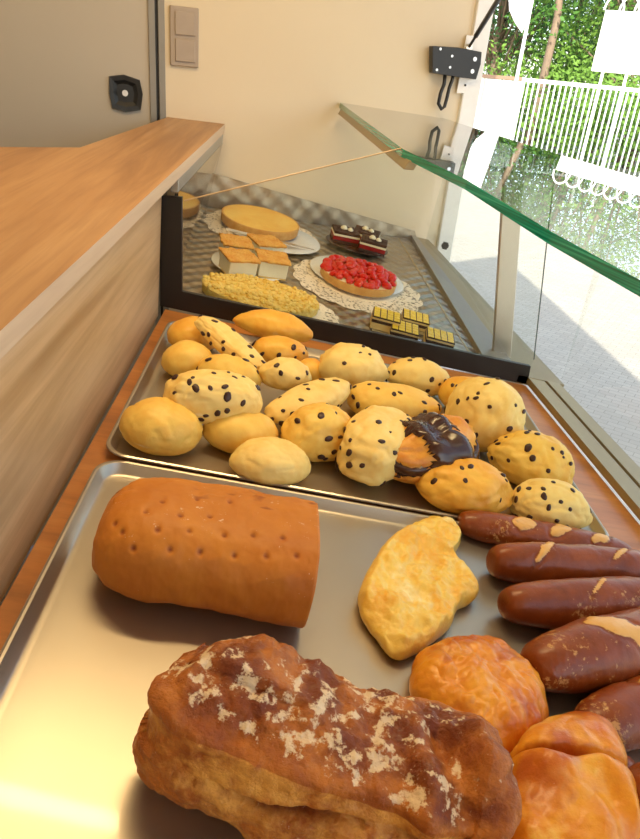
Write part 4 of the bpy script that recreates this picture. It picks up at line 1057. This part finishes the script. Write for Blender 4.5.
# sign board with hoops
ps = outP(591, 71, 13.0); ps2 = outP(650, 78, 13.0); zlow = ps.z; ztop = outP(605, 10, 13.0).z
sgd = ps2-ps; sgd.z = 0; sw_ = sgd.length*2.4; sgd.normalize(); sn = Vector((-sgd.y, sgd.x, 0))
se = empty('sign_board', Matrix.Translation((ps.x, ps.y, Z_GND)), 'large blank white sign board on two legs with hoops along its top', 'sign')
def sbox(name, a0, a1, z0, z1, w, mat):
    b = MB(); b.prism([sgd*a0-sn*w/2+Vector((0, 0, z0)), sgd*a1-sn*w/2+Vector((0, 0, z0)), sgd*a1+sn*w/2+Vector((0, 0, z0)), sgd*a0+sn*w/2+Vector((0, 0, z0))], (0, 0, z1-z0)); return bevel(b.build(name, mat, se), .01)
sbox('board', 0, sw_, zlow-Z_GND, ztop-Z_GND, .06, M['white'])
for a in (.16, .52, 2.0): sbox('leg', a, a+.045, 0, zlow-Z_GND, .045, M['white'])
for i in range(11):
    b = MB(); cxh = .12+i*.22; b.tube([sgd*(cxh+.14*math.cos(t))+sn*(.05*i % .1)+Vector((0, 0, ztop-Z_GND+.20*math.sin(t))) for t in np.linspace(0, math.pi, 14)], .016, 8); b.build('hoop', M['white'], se, True)
# trees
def leafmat(name, c1, c2):
    m, nt, b = newmat(name); f = tnoise(nt, coords(nt), 1.6, 4)
    nt.links.new(mixc(nt, f, c1, c2), b.inputs['Base Color']); b.inputs['Roughness'].default_value = .5
    tl = nt.nodes.new('ShaderNodeBsdfTranslucent'); tl.inputs[0].default_value = (c2[0]*1.3, c2[1]*1.3, c2[2], 1)
    mx = nt.nodes.new('ShaderNodeMixShader'); mx.inputs[0].default_value = .25; nt.links.new(b.outputs[0], mx.inputs[1]); nt.links.new(tl.outputs[0], mx.inputs[2])
    nt.links.new(mx.outputs[0], nt.nodes['Material Output'].inputs[0]); return m
M['leafA'] = leafmat('fresh_green_leaves', (.04, .12, .02), (.12, .27, .05)); M['leafB'] = leafmat('dark_green_leaves', (.025, .085, .02), (.08, .20, .05))
M['leafC'] = leafmat('yellow_green_leaves', (.10, .22, .03), (.24, .40, .07)); M['bark'] = plain('grey_brown_bark', (.20, .14, .09), .85, nz=.3, nscale=8)
def tree(px, D, h, cr_, hb, mat, label, seed, nl=5200, cat='tree', name='tree', trunk=.13, group='trees beyond the fence'):
    p = outP(px, 80, D); p.z = Z_GND; rnd = random.Random(seed)
    e = empty(name, Matrix.Translation(p), label, cat, group)
    b = MB(); tip = Vector((rnd.uniform(-.4, .4), rnd.uniform(-.4, .4), h*.75)); mid = Vector((rnd.uniform(-.15, .15), 0, h*.35))
    b.tube([(0, 0, 0), mid*.5, mid, (mid+tip)/2, tip], [trunk*1.2, trunk, trunk*.85, trunk*.6, trunk*.2], 10)
    cl_ = []
    for k in range(int(22+cr_*8)):
        while True:
            q = Vector((rnd.uniform(-1, 1), rnd.uniform(-1, 1), rnd.uniform(-1, 1)))
            if .25 < q.length < 1: break
        c_ = Vector((q.x*cr_, q.y*cr_, hb+(h-hb)*(.5+.5*q.z))); cl_.append(c_)
        if k % 2 == 0:
            t = rnd.uniform(.3, .9); s = mid+(tip-mid)*t if hb > h*.2 else mid*t; b.tube([s, (s+c_)/2+Vector((0, 0, .15)), c_], [trunk*.32, trunk*.22, trunk*.08], 6)
    b.build('trunk', M['bark'], e, True)
    vs = []; fs = []
    for k in range(nl):
        c_ = cl_[k % len(cl_)]; v = Vector((rnd.gauss(0, 1), rnd.gauss(0, 1), rnd.gauss(0, .8)))*cr_*.17+c_
        u = Vector((rnd.uniform(-1, 1), rnd.uniform(-1, 1), rnd.uniform(-1, 1))).normalized(); w = u.orthogonal().normalized(); s = rnd.uniform(.05, .095)
        n0 = len(vs); vs += [tuple(v-u*s), tuple(v+w*s*.55), tuple(v+u*s), tuple(v-w*s*.55)]; fs.append((n0, n0+1, n0+2, n0+3))
    mesh_obj('foliage', vs, fs, M[mat], e); return e
tree(541, 20, 9.5, 2.6, 3.3, 'leafA', 'slender tree with a bare light brown trunk between the flag and the sign', 1, 8000, trunk=.11)
tree(494, 24, 12, 3.4, 1.0, 'leafB', 'dense dark green tree beside the window jamb behind the board fence', 2, 11000)
tree(516, 30, 13, 3.6, 1.0, 'leafB', 'tall dark green tree rising behind the feather flag', 3, 9000)
tree(566, 27, 8, 3.2, .6, 'leafC', 'light green bushy tree behind the railings left of the sign', 4, 10000)
tree(606, 25, 11, 3.3, .8, 'leafA', 'broad green tree standing behind the sign board', 5, 10000)
tree(652, 22, 9, 3.0, .6, 'leafC', 'yellow green tree at the right edge behind the sign board', 6, 8000)
tree(590, 33, 14, 3.6, 2.0, 'leafB', 'dark green tree farthest back between the slender tree and the sign', 7, 8000)
tree(760, 24, 11, 3.6, .8, 'leafA', 'green tree reflected in the glass shelf beyond the right edge', 8, 5000)
tree(548, 22.5, 2.6, 2.8, .2, 'leafC', 'low sunlit yellow green shrub behind the railings', 9, 6000, 'shrub', 'shrub', .04, 'shrubs behind the railings')
tree(640, 19.5, 2.2, 2.4, .2, 'leafC', 'low yellow green shrub below the sign board behind the railings', 10, 6000, 'shrub', 'shrub', .04, 'shrubs behind the railings')
